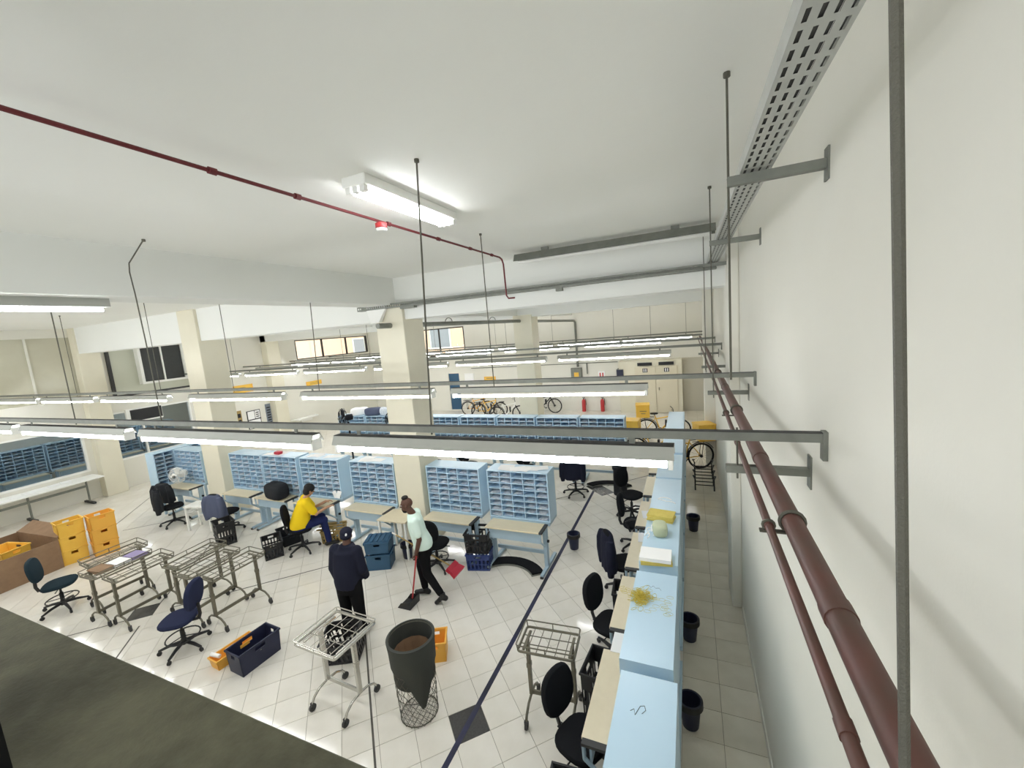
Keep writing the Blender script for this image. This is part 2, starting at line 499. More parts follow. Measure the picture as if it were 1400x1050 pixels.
# tall recessed grey panel with the air conditioning grille on the left wall
b = MB(); b.box(XL, 7.05, 3.0, XL+.06, 7.14, 5.1); b.box(XL, 9.42, 3.0, XL+.06, 9.48, 5.1); b.box(XL, 7.14, 5.04, XL+.06, 9.42, 5.1); b.box(XL, 7.0, 2.98, XL+.08, 9.48, 3.04)
pf = struct(b.build('trim_7', M_edge))
sbox('trim_8', mat('grey_green_panel', (196, 198, 182), .6), XL, 7.14, 3.04, XL+.03, 9.42, 5.04)
t = thing('air_conditioner', 'large wall air conditioner with two dark grilles in white frame', 'air conditioner', (XL+.03, 8.48, 3.3))
b = MB(); b.box(0, -.68, 0, .22, .68, .07); b.box(0, -.68, 1.27, .22, .68, 1.34); b.box(0, -.68, .07, .22, -.6, 1.27); b.box(0, .62, .07, .22, .68, 1.27); b.box(0, -.02, .07, .2, .02, 1.27)
b.build('case_frame', M_white, t)
for y0, y1 in ((-.6, -.02), (.02, .62)):
    g = MB().box(.02, y0, .07, .15, y1, 1.27).build('grille', M_grille, t)
    b = MB()
    for k in range(20): b.box(.15, y0+.01, .09+k*.059, .165, y1-.01, .105+k*.059)
    b.build('grille_slats', M_grille, g)
# black notice panel near the left pillar
t = thing('display_panel', 'black rectangular display panel in white case on side wall', 'display', (XL, 7.75, 2.1))
MB().box(0, -.5, -.02, .1, .5, .44).build('panel_case', M_white, t)
MB().box(.1, -.4, .03, .12, .48, .4).build('screen', M_black, t)

# posters, boards and signs on the left wall
def wall_board(name, label, cat, y0, y1, z0, z1, m, fm=None, extra=None):
    t = thing(name, label, cat, (XL, (y0+y1)/2, (z0+z1)/2))
    w = (y1-y0)/2; hh = (z1-z0)/2
    MB().box(0, -w, -hh, .025, w, hh).build('backing', fm or m, t)
    MB().box(.025, -w*.9, -hh*.93, .03, w*.9, hh*.93).build('face', m, t)
    if extra: extra(t, w, hh)
    return t
def cork(t, w, hh):
    for i in range(6):
        y = -w*.6+(i % 3)*w*.55; z = hh*.35-(i//3)*hh*.8
        MB().box(.03, y-.05, z-.08, .033, y+.08, z+.09).build('notice', [M_paper, M_ypaper, M_ink][i % 3], t)
wall_board('notice_board', 'small brown cork notice board covered with pinned papers', 'board', 10.5, 10.98, 1.08, 1.72, M_wood, M_wood, cork)
def grid(t, w, hh):
    b = MB(); b.box(.03, -w, -.02, .035, w, .02); b.box(.03, w*.1, 0, .035, w*.16, hh); b.build('divider', M_black, t)
    for q in range(3): MB().box(.03, w*.3, hh*(.2+.22*q), .033, w*.75, hh*(.3+.22*q)).build('text_block', M_ink, t)
wall_board('planning_board', 'white planning board with thick black frame and divisions', 'board', 11.2, 11.78, .85, 1.62, M_paper, M_black, grid)
def rows(t, w, hh):
    for q in range(7): MB().box(.03, -w*.7, -hh*.85+q*hh*.24, .033, w*.7, -hh*.74+q*hh*.24).build('text_block', M_ink, t)
wall_board('poster', 'tall narrow grey poster with dark lines of print', 'poster', 12.05, 12.28, .85, 1.76, mat('grey_poster', (120, 128, 140), .7), None, rows)
def ylines(t, w, hh):
    for q in range(3): MB().box(.03, -w*.55, hh*(-.5+.4*q), .033, w*.5, hh*(-.38+.4*q)).build('text_block', M_wood, t)
wall_board('yellow_banner', 'large yellow banner high on the side wall beyond the lamps', 'sign', 10.35, 11.65, 2.42, 2.74, M_yellow, M_orange, ylines)
wall_board('yellow_sign', 'small yellow sign on the side wall behind the pedestal fan', 'sign', 14.3, 15.2, 2.2, 2.4, M_yellow, M_orange, ylines)
# white wall sink shelf
t = thing('wall_shelf', 'white curved ledge on the side wall behind the pedestal fan', 'shelf', (XL, 13.9, .72))
b = MB(); b.prism([(0, -.7), (.35, -.55), (.35, .55), (0, .7)], 0, .06); b.build('shelf_board', M_white, t); MB().box(0, -.3, -.12, .2, .3, 0).build('bracket', M_white, t)

# far wall : toilets block with two doors, panel, extinguishers, signs
sbox('wall_toilets', M_col, -2.9, 18.55, -.05, -.32, YB, 2.3)
sbox('wall_recess', mat('grey_recess', (190, 186, 172), .7), -.32, YB-.06, 0, XR, YB, 2.3)
for k, x in enumerate((-2.22, -1.35)):
    dd = struct(MB().box(x, 18.5, .02, x+.85, 18.55, 2.02).build(f'door_{k+2}', M_cream, bevel=.006))
    MB().box(x+.1, 18.47, 1.0, x+.13, 18.5, 1.12).build('door_handle', M_chrome, dd)
    MB().box(x+.12, 18.49, 2.07, x+.72, 18.56, 2.2).build('vent', M_black, dd)
    sg = MB().box(x+.33, 18.49, 1.78, x+.53, 18.5, 1.95).build('sign_plate', M_ink, dd)
    b = MB(); b.box(x+.37, 18.486, 1.8, x+.41, 18.49, 1.93); b.box(x+.45, 18.486, 1.8, x+.49, 18.49, 1.93); b.build('symbol', M_paper, sg)
def back_board(name, label, cat, x0, x1, z0, z1, m, fm=None, extra=None, dpt=.03):
    t = thing(name, label, cat, ((x0+x1)/2, YB, (z0+z1)/2))
    w = (x1-x0)/2; hh = (z1-z0)/2
    MB().box(-w, -dpt, -hh, w, 0, hh).build('backing', fm or m, t)
    MB().box(-w*.9, -dpt-.005, -hh*.9, w*.9, -dpt, hh*.9).build('face', m, t)
    if extra: extra(t, w, hh, -dpt-.005)
    return t
def xl(t, w, hh, y):
    for q in range(2): MB().box(-w*.6, y-.003, -.05+.12*q, w*.5, y, .01+.12*q).build('text_block', M_wood, t)
back_board('yellow_sign', 'yellow rectangular sign on the back wall above the bicycles', 'sign', -9.8, -9.15, 1.4, 1.78, M_yellow, M_orange, xl)
back_board('electric_panel', 'grey electrical panel with yellow warning label on back wall', 'panel', -5.15, -4.65, 1.4, 2.05, M_galv, M_galv, lambda t, w, hh, y: MB().box(-.1, y-.004, -.08, .12, y, .12).build('warning_label', M_yellow, t), .16)
back_board('fire_sign', 'small white fire sign with red arrows above the extinguishers', 'sign', -3.9, -3.6, 1.5, 1.85, M_paper, M_paper, lambda t, w, hh, y: [MB().box(sx*.06-.03, y-.003, -.08, sx*.06+.03, y, .1).build('red_arrow', M_redm, t) for sx in (-1, 1)])
back_board('wall_cabinet', 'small dark blue cabinet on back wall beside the toilet doors', 'cabinet', -3.0, -2.7, 1.5, 1.95, M_navy, M_galv, None, .5)
back_board('wall_notice', 'narrow white notice on the back wall next to blue door', 'notice', -10.95, -10.4, 1.35, 2.0, M_paper, M_white, None)
for x, lab in ((-4.62, 'red fire extinguisher standing by back wall nearest the pillar'), (-3.75, 'smaller red fire extinguisher standing by back wall nearest the toilets')):
    t = thing('fire_extinguisher', lab, 'extinguisher', (x, 18.82, 0), group='fire extinguishers')
    MB().lathe([(.085, 0), (.09, .02), (.09, .48), (.06, .56), (.03, .58)], 16).build('cylinder', M_redm, t, True)
    b = MB(); b.lathe([(.025, .58), (.025, .63)], 8); b.bar((-.06, 0, .65), (.08, 0, .66), .02, .02); b.build('valve', M_black, t)
    MB().tube([(.03, 0, .62), (.1, 0, .58), (.11, 0, .3)], .012, 6).build('hose', M_black, t)
# conduits on back wall
t = thing('wall_conduit', 'thin grey conduit line running along the back wall', 'conduit', (-6, YB, 2.25))
MB().tube([(-4.5, -.02, 0), (3.0, -.02, 0)], .02, 6).build('pipe', M_galv, t)
MB().tube([(1.6, -.05, 0), (1.6, -.05, -.5)], .03, 6).build('pipe_drop', M_galv, t)

# buildings outside
def outside(name, label, x0, y0, x1, y1, z1, wins, m, face):
    t = thing(name, label, 'building', (x0, y0, -3))
    MB().box(0, 0, 0, x1-x0, y1-y0, z1+3).build('wall', m, t)
    for (u, z, w, hh) in wins:
        b = MB()
        if face == 'y': b.box(u-x0, -.08, z+3, u-x0+w, .02, z+3+hh)
        else: b.box(x1-x0-.02, u-y0, z+3, x1-x0+.08, u-y0+w, z+3+hh)
        f_ = b.build('window', M_white, t)
        b = MB()
        if face == 'y': b.box(u-x0+.08, -.1, z+3.08, u-x0+w-.08, -.08, z+2.92+hh)
        else: b.box(x1-x0+.08, u-y0+.08, z+3.08, x1-x0+.1, u-y0+w-.08, z+2.92+hh)
        b.build('window_pane', mat('grey_window', (150, 156, 164), .2), f_)
outside('building', 'pink rendered building with white windows outside the back window', -17.4, 24, -8, 34, 14, [(-13.2, 3.3, 1.3, 1.2), (-16.2, 3.2, 1.6, 1.4), (-19, 3.2, 1.4, 1.3), (-13.4, 6.4, 1.3, 1.3)], M_pink, 'y')
outside('building', 'plain pink building outside the high side window', -34, 6, -24.5, 30, 12, [(25.4, 3.0, 1.7, 1.4)], M_pink, 'x')

# ------------------------------------------------------------------ lamp rows
RZ = 3.47
def make_fixture(L, label):
    t = thing('lamp_fixture', label, 'lamp')
    prof = [(-.036, .06), (.036, .06), (.066, -.005), (.06, -.005), (.031, .054), (-.031, .054), (-.06, -.005), (-.066, -.005)]
    b = MB(); b.loft([[(-L/2, y, z) for y, z in prof], [(L/2, y, z) for y, z in prof]]); b.build('trough', M_trough, t)
    MB().box(-L/2, -.037, .06, L/2, .037, .063).build('top_cover', M_edge, t)
    for y, nm in ((-.024, 'tube'), (.024, 'tube')):
        MB().tube([(-L/2+.04, y, -.05), (L/2-.04, y, -.05)], .0115, 8).build(nm, M_tube, t, True)
    for sx in (-1, 1):
        MB().box(sx*(L/2-.02)-.012, -.045, -.066, sx*(L/2-.02)+.012, .045, .02).build('tube_holder', M_white, t)
        MB().box(sx*(L/2-.22)-.016, -.004, .063, sx*(L/2-.22)+.016, .004, .1).build('hanger', M_galv, t)
    return t
fx0 = make_fixture(2.42, 'x')
ADDED_NEXT_ROOM_LAMPS = [(-18.4, 4.6), (-18.4, 8.2)]  # lamps added to brighten the cases behind the tinted panes
ROWS = [
 (2.32, 'row nearest the sill', [-1.3, -3.94, -6.63, -9.3, -11.95, -14.6]),
 (4.58, 'second row from the sill', [-1.63, -4.34, -7.18, -10.27, -12.95, -15.6]),
 (9.1, 'row above the second line of cases', [-1.56, -4.25, -6.9, -9.6, -12.3, -15.0]),
 (11.4, 'row just before the second beam', [-6.9, -9.6, -12.3, -15.0]),
 (13.6, 'row just past the second beam', [-2.0, -4.9, -7.8, -10.5, -13.2, -15.7]),
 (15.9, 'row nearest the back wall', [-1.1, -3.6, -6.2, -8.8, -11.4, -14.0])]
ordn = ['first', 'second', 'third', 'fourth', 'fifth', 'sixth', 'seventh']
first = True
for ri, (y, nm, xs) in enumerate(ROWS):
    t = thing('lamp_rail', f'long grey steel channel carrying the lamps of the {nm}', 'rail', (0, y, RZ), group='lamp rails')
    b = MB(); b.box(XL, -.02, -.022, XR-.02, -.016, .022); b.box(XL, -.016, -.022, XR-.02, .02, -.018)
    b.build('channel', M_galv, t)
    MB().box(XL, -.021, .022, XR-.02, .021, .025).build('dusty_top', M_edge, t)
    b = MB(); b.box(XR-.02, -.025, -.11, XR, .025, .03); b.build('wall_plate', M_galv, t)
    for k, x in enumerate(xs):
        lab = f'twin tube lamp, {ordn[k]} from the right wall, {nm}'
        loc = (x, y, RZ-.022-.1)
        if first: fx0.location = loc; fx0['label'] = lab; fx0['group'] = 'suspended tube lamps'; first = False
        else: dup(fx0, loc, 0, lab)
for k, (x, y) in enumerate(ADDED_NEXT_ROOM_LAMPS): dup(fx0, (x, y, 2.7), R(90), f'added twin tube lamp brightening the room next door, {["near", "far"][k]} one', group='added lamps next door')
def rod(x, y, z0, z1, lab, r=.006, lean=(0, 0)):
    t = thing('hanger_rod', lab, 'rod', (x, y, z0), group='hanger rods')
    MB().tube([(0, 0, 0), (lean[0], lean[1], z1-z0)], r, 6).build('rod', M_rod, t)
    MB().lathe([(r*2.6, 0), (r*2.6, .02)], 8, (lean[0], lean[1], z1-z0-.02)).build('anchor', M_rod, t)
rod(-1.64, 2.32, RZ-.04, ZC, 'threaded hanger rod dropping past the ceiling lamp to the nearest rail', .006, (.1, .02))
rod(-2.15, 4.4, RZ-.04, ZC, 'threaded rod hanging just before the red pipe elbow', .006, (0, 0))
rod(-5.1, 4.5, RZ-.04, ZC, 'thin hanger rod falling from beam edge to second lamp row', .006, (.1, 0))
rod(-7.2, 4.6, RZ-.04, ZC, 'thin hanger rod midway along the second lamp row', .006)
t = thing('hanger_rod', 'crooked hanger rod in front of air conditioner', 'rod', (-4.8, 2.32, RZ-.04), 0, 'hanger rods')
MB().tube([(0, 0, 0), (0, 0, .8), (-.02, 0, 1.3), (-.04, 0, 1.5), (-.02, 0, 1.58), (.2, .04, 1.765)], .006, 6).build('rod', M_rod, t); MB().lathe([(.015, 0), (.015, .02)], 8, (.2, .04, 1.75)).build('anchor', M_rod, t)
rod(-6.5, 2.32, RZ-.04, ZC, 'thin hanger rod left of the crooked one', .006)
rod(-9.3, 4.58, RZ-.04, ZC, 'thin hanger rod near the left beam', .006)
rod(-12.5, 4.58, RZ-.04, ZC, 'thin hanger rod far along the second lamp row', .006)
for k, (x, y) in enumerate(((-.1, 15.9), (-2.6, 15.9), (-5.0, 15.9), (-7.5, 15.9), (-1.1, 13.6), (-6.0, 13.6), (-9, 13.6), (-11.5, 11.4), (-8.2, 9.1), (-14, 9.1))):
    rod(x, y, RZ, ZC, f'fine far hanger rod {["close to the right wall","above the toilet doors","near the far pillar","beside the back window","above the bicycles","behind the far pillar","in front of the pink building","near the dark shelf","behind the main pillar","near the side wall"][k]}', .006)
# the ceiling lamp close by (three tubes), along Y
t = thing('ceiling_lamp', 'white ceiling lamp box with three bright bare tubes', 'lamp', (-2.03, 2.9, ZC))
b = MB(); b.box(-.1, -.6, -.07, .1, .6, 0); b.build('housing', M_white, t, bevel=.01)
for x in (-.06, 0, .06):
    MB().tube([(x, -.56, -.09), (x, .56, -.09)], .016, 8).build('tube', M_tube, t, True)
    for sy in (-1, 1): MB().box(x-.02, sy*.57-.02, -.11, x+.02, sy*.57+.02, -.07).build('tube_socket', M_white, t)
# unlit trough lamp by the beam
t = thing('ceiling_lamp', 'long grey unlit trough lamp under ceiling beside the cable tray', 'lamp', (-.98, 5.75, 5.05))
prof = [(-.05, .1), (.05, .1), (.11, 0), (.10, 0), (.04, .09), (-.04, .09), (-.10, 0), (-.11, 0)]
b = MB(); b.loft([[(-1.3, y, z) for y, z in prof], [(1.3, y, z) for y, z in prof]]); b.build('trough', M_galv, t)  # darker steel stands in for the shadow under this trough
for y in (-.045, .045): MB().tube([(-1.25, y, -.01), (1.25, y, -.01)], .016, 8).build('dead_tube', M_white, t, True)
MB().box(-.9, -.02, .1, -.8, .02, .15).build('mount', M_galv, t); MB().box(.8, -.02, .1, .9, .02, .15).build('mount', M_galv, t)
# lamp under the left beam, along Y
t = thing('beam_lamp', 'grey trough lamp with one lit tube under the left beam', 'lamp', (-5.25, 1.6, 4.66))
b = MB(); b.box(-.06, -1.2, -.02, .06, .68, .06); b.build('trough', M_trough, t); MB().tube([(0, -1.15, -.045), (0, .64, -.045)], .016, 8).build('tube', M_tube, t, True)

# ------------------------------------------------------------------ cable trays, pipes
def slot_tray(b, L, w, n, along='y', pitch=.05, slots=4):
    """bottom plate with rows of slots cut out, built from cells"""
    cell = w/slots
    for i in range(n):
        u0 = i*pitch; u1 = u0+pitch*.36; u2_ = u0+pitch
        def q(x0, a0, x1, a1):
            if along == 'y': b.add([(x0, a0, 0), (x1, a0, 0), (x1, a1, 0), (x0, a1, 0)], [(0, 3, 2, 1)])
            else: b.add([(a0, x0, 0), (a1, x0, 0), (a1, x1, 0), (a0, x1, 0)], [(0, 1, 2, 3)])
        q(0, u0, w, u1)
        for s_ in range(slots):
            q(s_*cell, u1, s_*cell+cell*.32, u2_); q(s_*cell+cell*.68, u1, (s_+1)*cell, u2_)
t = thing('cable_tray', 'perforated galvanised cable tray running along the right wall', 'cable tray', (.245, -.6, 4.745))
b = MB(); slot_tray(b, 7, .125, 86, 'y', .081); b.build('slotted_bottom', M_tray, t)
b = MB(); b.box(-.003, 0, 0, 0, 6.95, .06); b.build('side_flange', M_tray, t); b = MB(); b.box(.125, 0, 0, .128, 6.95, .06); b.build('side_flange', M_tray, t)
for k in range(4): MB().tube([(.02+.028*k, 0, .016), (.02+.028*k, 6.95, .016)], .0135, 6).build('cable', M_edge, t, True)
t = thing('cable_tray', 'slotted grey cable tray crossing in front of the beam', 'cable tray', (-5.75, 6.2, 4.66))
b = MB(); slot_tray(b, 6.1, .1, 122, 'x'); b.build('slotted_bottom', M_galv, t)
b = MB()
for i in range(122):
    b.box(i*.05, -.003, 0, i*.05+.022, 0, .08); b.box(i*.05+.022, -.003, 0, i*.05+.05, 0, .025); b.box(i*.05+.022, -.003, .055, i*.05+.05, 0, .08)
b.build('side_flange', M_galv, t); MB().box(0, .1, 0, 6.1, .103, .08).build('side_flange', M_galv, t)
MB().box(1.0, -.02, -.04, 1.3, .08, 0).build('junction', M_galv, t); MB().box(3.9, 0, -.05, 4.0, .08, 0).build('junction', M_galv, t)
t = thing('bracket_plate', 'white funnel shaped plate fixing the tray to the pillar', 'bracket', (-5.35, 6.26, 4.4))
MB().add([(-.22, 0, .32), (.28, 0, .32), (.1, 0, .02), (-.08, 0, .02), (-.22, -.04, .32), (.28, -.04, .32), (.1, -.1, .02), (-.08, -.1, .02)], [(0, 1, 2, 3), (7, 6, 5, 4), (0, 4, 5, 1), (1, 5, 6, 2), (2, 6, 7, 3), (3, 7, 4, 0)]).build('plate', M_white, t)
def tray_bracket(y, lab):
    t = thing('tray_bracket', lab, 'bracket', (XR, y, 4.71), group='cable tray brackets')
    b = MB(); b.box(-.4, -.02, -.02, -.005, -.016, .022); b.box(-.4, -.016, .018, -.005, .02, .022); b.box(-.4, -.016, -.02, -.005, .02, -.016); b.build('arm', M_galv, t)
    MB().box(-.008, -.03, -.07, 0, .03, .07).build('wall_plate', M_galv, t)
tray_bracket(2.37, 'steel bracket arm under the cable tray nearest the sill')
tray_bracket(4.27, 'second steel bracket arm under the wall cable tray')
tray_bracket(6.15, 'last steel bracket arm at the end of the wall tray')
rod(.19, 2.37, 3.75, ZC, 'slender rod dropping beside the first tray bracket', .006)
rod(.195, 4.27, 3.4, ZC, 'slender rod dropping beside the second tray bracket', .006)
rod(.195, 6.15, 3.3, ZC, 'slender rod dropping beside the last tray bracket', .006)
rod(.2, .47, 3.3, ZC, 'thick looking rod closest to the viewer beside right wall', .0047, (-.075, 0))
# wall pipes
t = thing('wall_pipe', 'thick brownish red fire pipe along the right wall', 'pipe', (.352, 0, 3.262))
MB().tube([(0, -1, 0), (0, 16.6, 0)], .037, 18).build('pipe', M_pipe, t, True)
for y in (1.27, 2.62, 5.14, 7.6, 10.1, 12.6):
    b = MB(); b.tube([(0, y-.03, 0), (0, y+.03, 0)], .0405, 18); b.build('coupling', M_pipe, t, True)
t = thing('wall_pipe', 'thin brownish red pipe beside the thick one', 'pipe', (.272, 0, 3.24))
MB().tube([(0, -1, 0), (0, 16.6, 0)], .0155, 12).build('pipe', M_pipe, t, True)
for y in (.92, 1.82, 3.0, 3.9, 5.9):
    MB().tube([(0, y-.02, 0), (0, y+.02, 0)], .018, 12).build('coupling', M_pipe, t, True)
for k, y in enumerate((1.82, 3.9, 6.4)):
    t = thing('pipe_clamp', f'dark clamp joining the two red pipes, {ordn[k]} from the sill', 'clamp', (.3, y, 3.25), group='pipe clamps')
    b = MB(); b.tube(arc((.052, 0, .012), .042, 0, 2*PI, 16, (1, 0, 0), (0, 0, 1))[:-1], .008, 6, True); b.build('large_ring', M_rod, t)
    b = MB(); b.tube(arc((-.028, 0, -.01), .02, 0, 2*PI, 12, (1, 0, 0), (0, 0, 1))[:-1], .007, 6, True); b.build('small_ring', M_rod, t)
    MB().box(-.06, -.012, -.038, .06, .012, -.03).build('strap', M_rod, t)
for k, y in enumerate((2.6, 5.13, 7.66, 10.2)):
    t = thing('pipe_bracket', f'steel bracket holding the red pipes, {ordn[k]} from the sill', 'bracket', (XR, y, 3.2), group='pipe brackets')
    MB().box(-.41, -.022, -.022, -.005, .022, .02).build('arm', M_galv, t)
    MB().box(-.008, -.035, -.09, 0, .035, .09).build('wall_plate', M_galv, t)
    MB().tube([(-.35, -.0, -.06), (-.35, 0, .24)], .006, 6).build('bolt', M_rod, t)
# red conduit on the ceiling
t = thing('red_conduit', 'thin red alarm conduit running under the ceiling to elbow', 'conduit', (-2.4, 0, 5.1))
MB().tube([(0, -2.5, 0), (0, 5.45, 0), (0, 5.52, -.02), (.005, 5.55, -.08), (.01, 5.56, -.52), (.03, 5.58, -.56), (.12, 5.6, -.56)], .012, 8).build('pipe', M_red, t, True)
for y in (1.62, 2.17, 3.1, 3.9, 4.6, 5.2): MB().tube([(0, y-.02, 0), (0, y+.02, 0)], .02, 8).build('coupling', M_red, t, True)
t = thing('smoke_detector', 'small red and white alarm unit hanging on red conduit', 'alarm', (-2.4, 3.0, 5.085))
MB().lathe([(.03, -.04), (.05, -.035), (.05, 0), (.03, .01)], 14).build('red_body', M_redm, t, True)
MB().lathe([(.035, -.065), (.045, -.06), (.045, -.04)], 14).build('white_base', M_white, t, True)
# grey pipe from the pillar to the far panel
t = thing('drain_pipe', 'grey pipe running from the main pillar to the back wall', 'pipe', (0, 0, 0))
MB().tube([(-5.1, 5.95, 4.35), (-4.9, 12, 4.33), (-4.85, 18.8, 4.24), (-4.83, 18.93, 4.15), (-4.83, 18.93, 2.1)], .05, 10).build('pipe', M_galv, t, True)
for y in (8.2, 10.5): MB().tube(arc((-5.0, y, 4.38), .09, 0, PI, 8, (1, 0, 0), (0, 0, 1)), .01, 6).build('pipe_hanger', M_galv, t)

# ------------------------------------------------------------------ sorting cases and desks
CW, CD, CH = 1.14, .37, .87
def make_case(label):
    t = thing('sorting_case', label, 'pigeonhole case')
    MB().box(-CW/2, 0, CH-.02, CW/2, CD, CH).build('top_panel', M_blue, t)
    MB().box(-CW/2, 0, 0, CW/2, CD, .02).build('bottom_panel', M_blue, t)
    for sx in (-1, 1):
        a, c = sorted((sx*CW/2, sx*(CW/2-.02))); MB().box(a, 0, .02, c, CD, CH-.02).build('side_panel', M_blue, t)
    MB().box(-CW/2+.02, CD-.01, .02, CW/2-.02, CD, CH-.02).build('back_panel', M_blue, t)
    nr = 8
    for k in range(1, nr):
        z = .02+(CH-.04)*k/nr; MB().box(-CW/2+.02, .004, z-.006, CW/2-.02, CD-.01, z+.006).build('shelf', M_blue, t)
    for k in range(1, 5):
        x = -CW/2+.02+(CW-.04)*k/5; MB().box(x-.006, .012, .02, x+.006, CD-.01, CH-.02).build('divider', M_blue, t)
    return t
def make_desk(label):
    t = thing('sorting_desk', label, 'desk')
    MB().box(-CW/2+.01, -.02, .735, CW/2-.01, CD+.02, .785).build('rear_top', M_blued, t)
    MB().box(-CW/2+.06, -.36, .745, CW/2-.1, -.025, .772).build('work_board', M_board, t, bevel=.003)
    b = MB(); b.box(CW/2-.1, -.35, .742, CW/2-.045, -.025, .77); b.build('board_edge', M_edge, t)
    MB().box(-CW/2+.1, -.3, .55, CW/2-.1, -.28, .735).build('apron', M_blued, t)
    for sx in (-1, 1):
        x = sx*(CW/2-.08)
        l = MB().box(x-.03, -.14, .05, x+.03, -.04, .735).build('leg', M_blued, t)
        f_ = MB().box(x-.03, -.4, .012, x+.03, .35, .06).build('foot', M_blued, t, bevel=.01)
        MB().box(x-.025, -.42, 0, x+.025, -.37, .03).build('foot_cap', M_edge, f_)
        MB().tube([(x, -.34, .735), (x, -.34, .6), (x, -.14, .42)], .018, 6).build('brace', M_blued, t)
        MB().tube([(x+sx*.03, -.09, .5), (x+sx*.06, -.09, .5)], .025, 8).build('knob', M_black, t)
    MB().box(-CW/2+.1, .0, .2, CW/2-.1, .03, .26).build('cross_bar', M_blued, t)
    return t
def make_mail(seed):
    rr = random.Random(seed); b = MB()
    nr = 8
    for i in range(5):
        for k in range(nr):
            if rr.random() < .18: continue
            x0 = -CW/2+.03+(CW-.04)*i/5; z0 = .02+(CH-.04)*k/nr+.008
            for q in range(rr.randint(1, 3)):
                w = rr.uniform(.1, .19); dp = rr.uniform(.14, .26); yy = rr.uniform(-.01, .08)
                a = rr.uniform(-.25, .25); zz = z0+.002+q*rr.uniform(.006, .014); xx = x0+.1
                b.M = Matrix.Translation((xx, yy+dp/2, zz)) @ Matrix.Rotation(a*.5, 4, 'Z') @ Matrix.Rotation(rr.uniform(-.12, .12), 4, 'Y')
                b.box(-w/2, -dp/2, 0, w/2, dp/2, rr.uniform(.002, .007))
    b.M = Matrix()
    return b.mesh('letters')
MAILS = [make_mail(s_) for s_ in range(4)]
for m_ in MAILS: m_.materials.append(M_paperm)
case0 = desk0 = None
CASES = []
def unit(x, y, rz, lc, ld, group, k=0, desk=True):
    global case0, desk0
    if case0 is None: case0 = make_case(lc); cs = case0; cs.location = (x, y, .79); cs.rotation_euler = (0, 0, rz); cs['group'] = group
    else: cs = dup(case0, (x, y, .79), rz, lc, group=group)
    if desk:
        if desk0 is None: desk0 = make_desk(ld); desk0.location = (x, y, 0); desk0.rotation_euler = (0, 0, rz); desk0['group'] = 'desks of ' + group
        else: dup(desk0, (x, y, 0), rz, ld, group='desks of ' + group)
    m_ = bpy.data.objects.new('letters', MAILS[k % 4]); COL.objects.link(m_)
    m_.location = (x, y, .79); m_.rotation_euler = (0, 0, rz)
    tag(m_, 'loose letters inside the ' + lc.replace('pale blue ', '').replace('sorting ', ''), 'mail', 'letters in ' + group, 'stuff')
    CASES.append(cs)
FR = [(-2.815, 'beside the blue tape line'), (-4.115, 'just right of the main pillar'), (-6.03, 'just left of the main pillar'), (-7.5, 'in front of the yellow shirt'), (-8.75, 'behind the black bag on desk'), (-9.92, 'next to the left pillar, right side'), (-12.2, 'next to the left pillar, left side')]
for k, (x, w) in enumerate(FR):
    unit(x, 6.3, 0, f'pale blue sorting case {w}', f'beige topped sorting desk {w}', 'front sorting row', k)
unit(-12.86, 6.45, R(90), 'pale blue sorting case turned sideways by the side wall', '', 'front sorting row', 1, False)
t = thing('case_stand', 'pale blue steel stand under the sideways sorting case', 'stand', (-13.05, 6.45, 0))
MB().box(-.19, -.57, .74, .19, .57, .79).build('stand_top', M_blued, t)
for sx in (-1, 1):
    for sy in (-1, 1): MB().box(sx*.16-.025, sy*.52-.025, 0, sx*.16+.025, sy*.52+.025, .74).build('leg', M_blued, t)
for k in range(8):
    unit(-2.13-1.2*k, 10.4, 0, f'pale blue sorting case, {(ordn+["eighth"])[k]} from the yellow bicycle in the second row', f'sorting desk, {(ordn+["eighth"])[k]} from the yellow bicycle in the second row', 'second sorting row', k)
RRY = [2.08, 3.32, 4.63, 5.83, 7.03, 8.3, 9.5, 10.6]
RL = ['closest to the sill', 'with yellow rubber bands on top', 'with folded yellow papers on top', 'behind the folded yellow papers', 'second beyond the yellow papers', 'third beyond the yellow papers', 'fourth beyond the yellow papers', 'at the far end near the bicycles']
for k, y in enumerate(RRY):
    unit(-.53+(.03 if k == 0 else 0), y, R(-90), f'pale blue sorting case of the aisle row {RL[k]}', f'sorting desk of the aisle row under the case {RL[k]}', 'aisle sorting row', k)
for k, (x, y) in enumerate(((XL-2.2, 4.2), (XL-2.2, 5.4), (XL-2.2, 6.6), (XL-2.2, 7.9), (XL-2.2, 9.1))):
    unit(x, y, R(90), f'blue sorting case behind the tinted glass, {ordn[k]} from the near end', f'sorting desk behind the tinted glass, {ordn[k]} from the near end', 'sorting row next door', k)

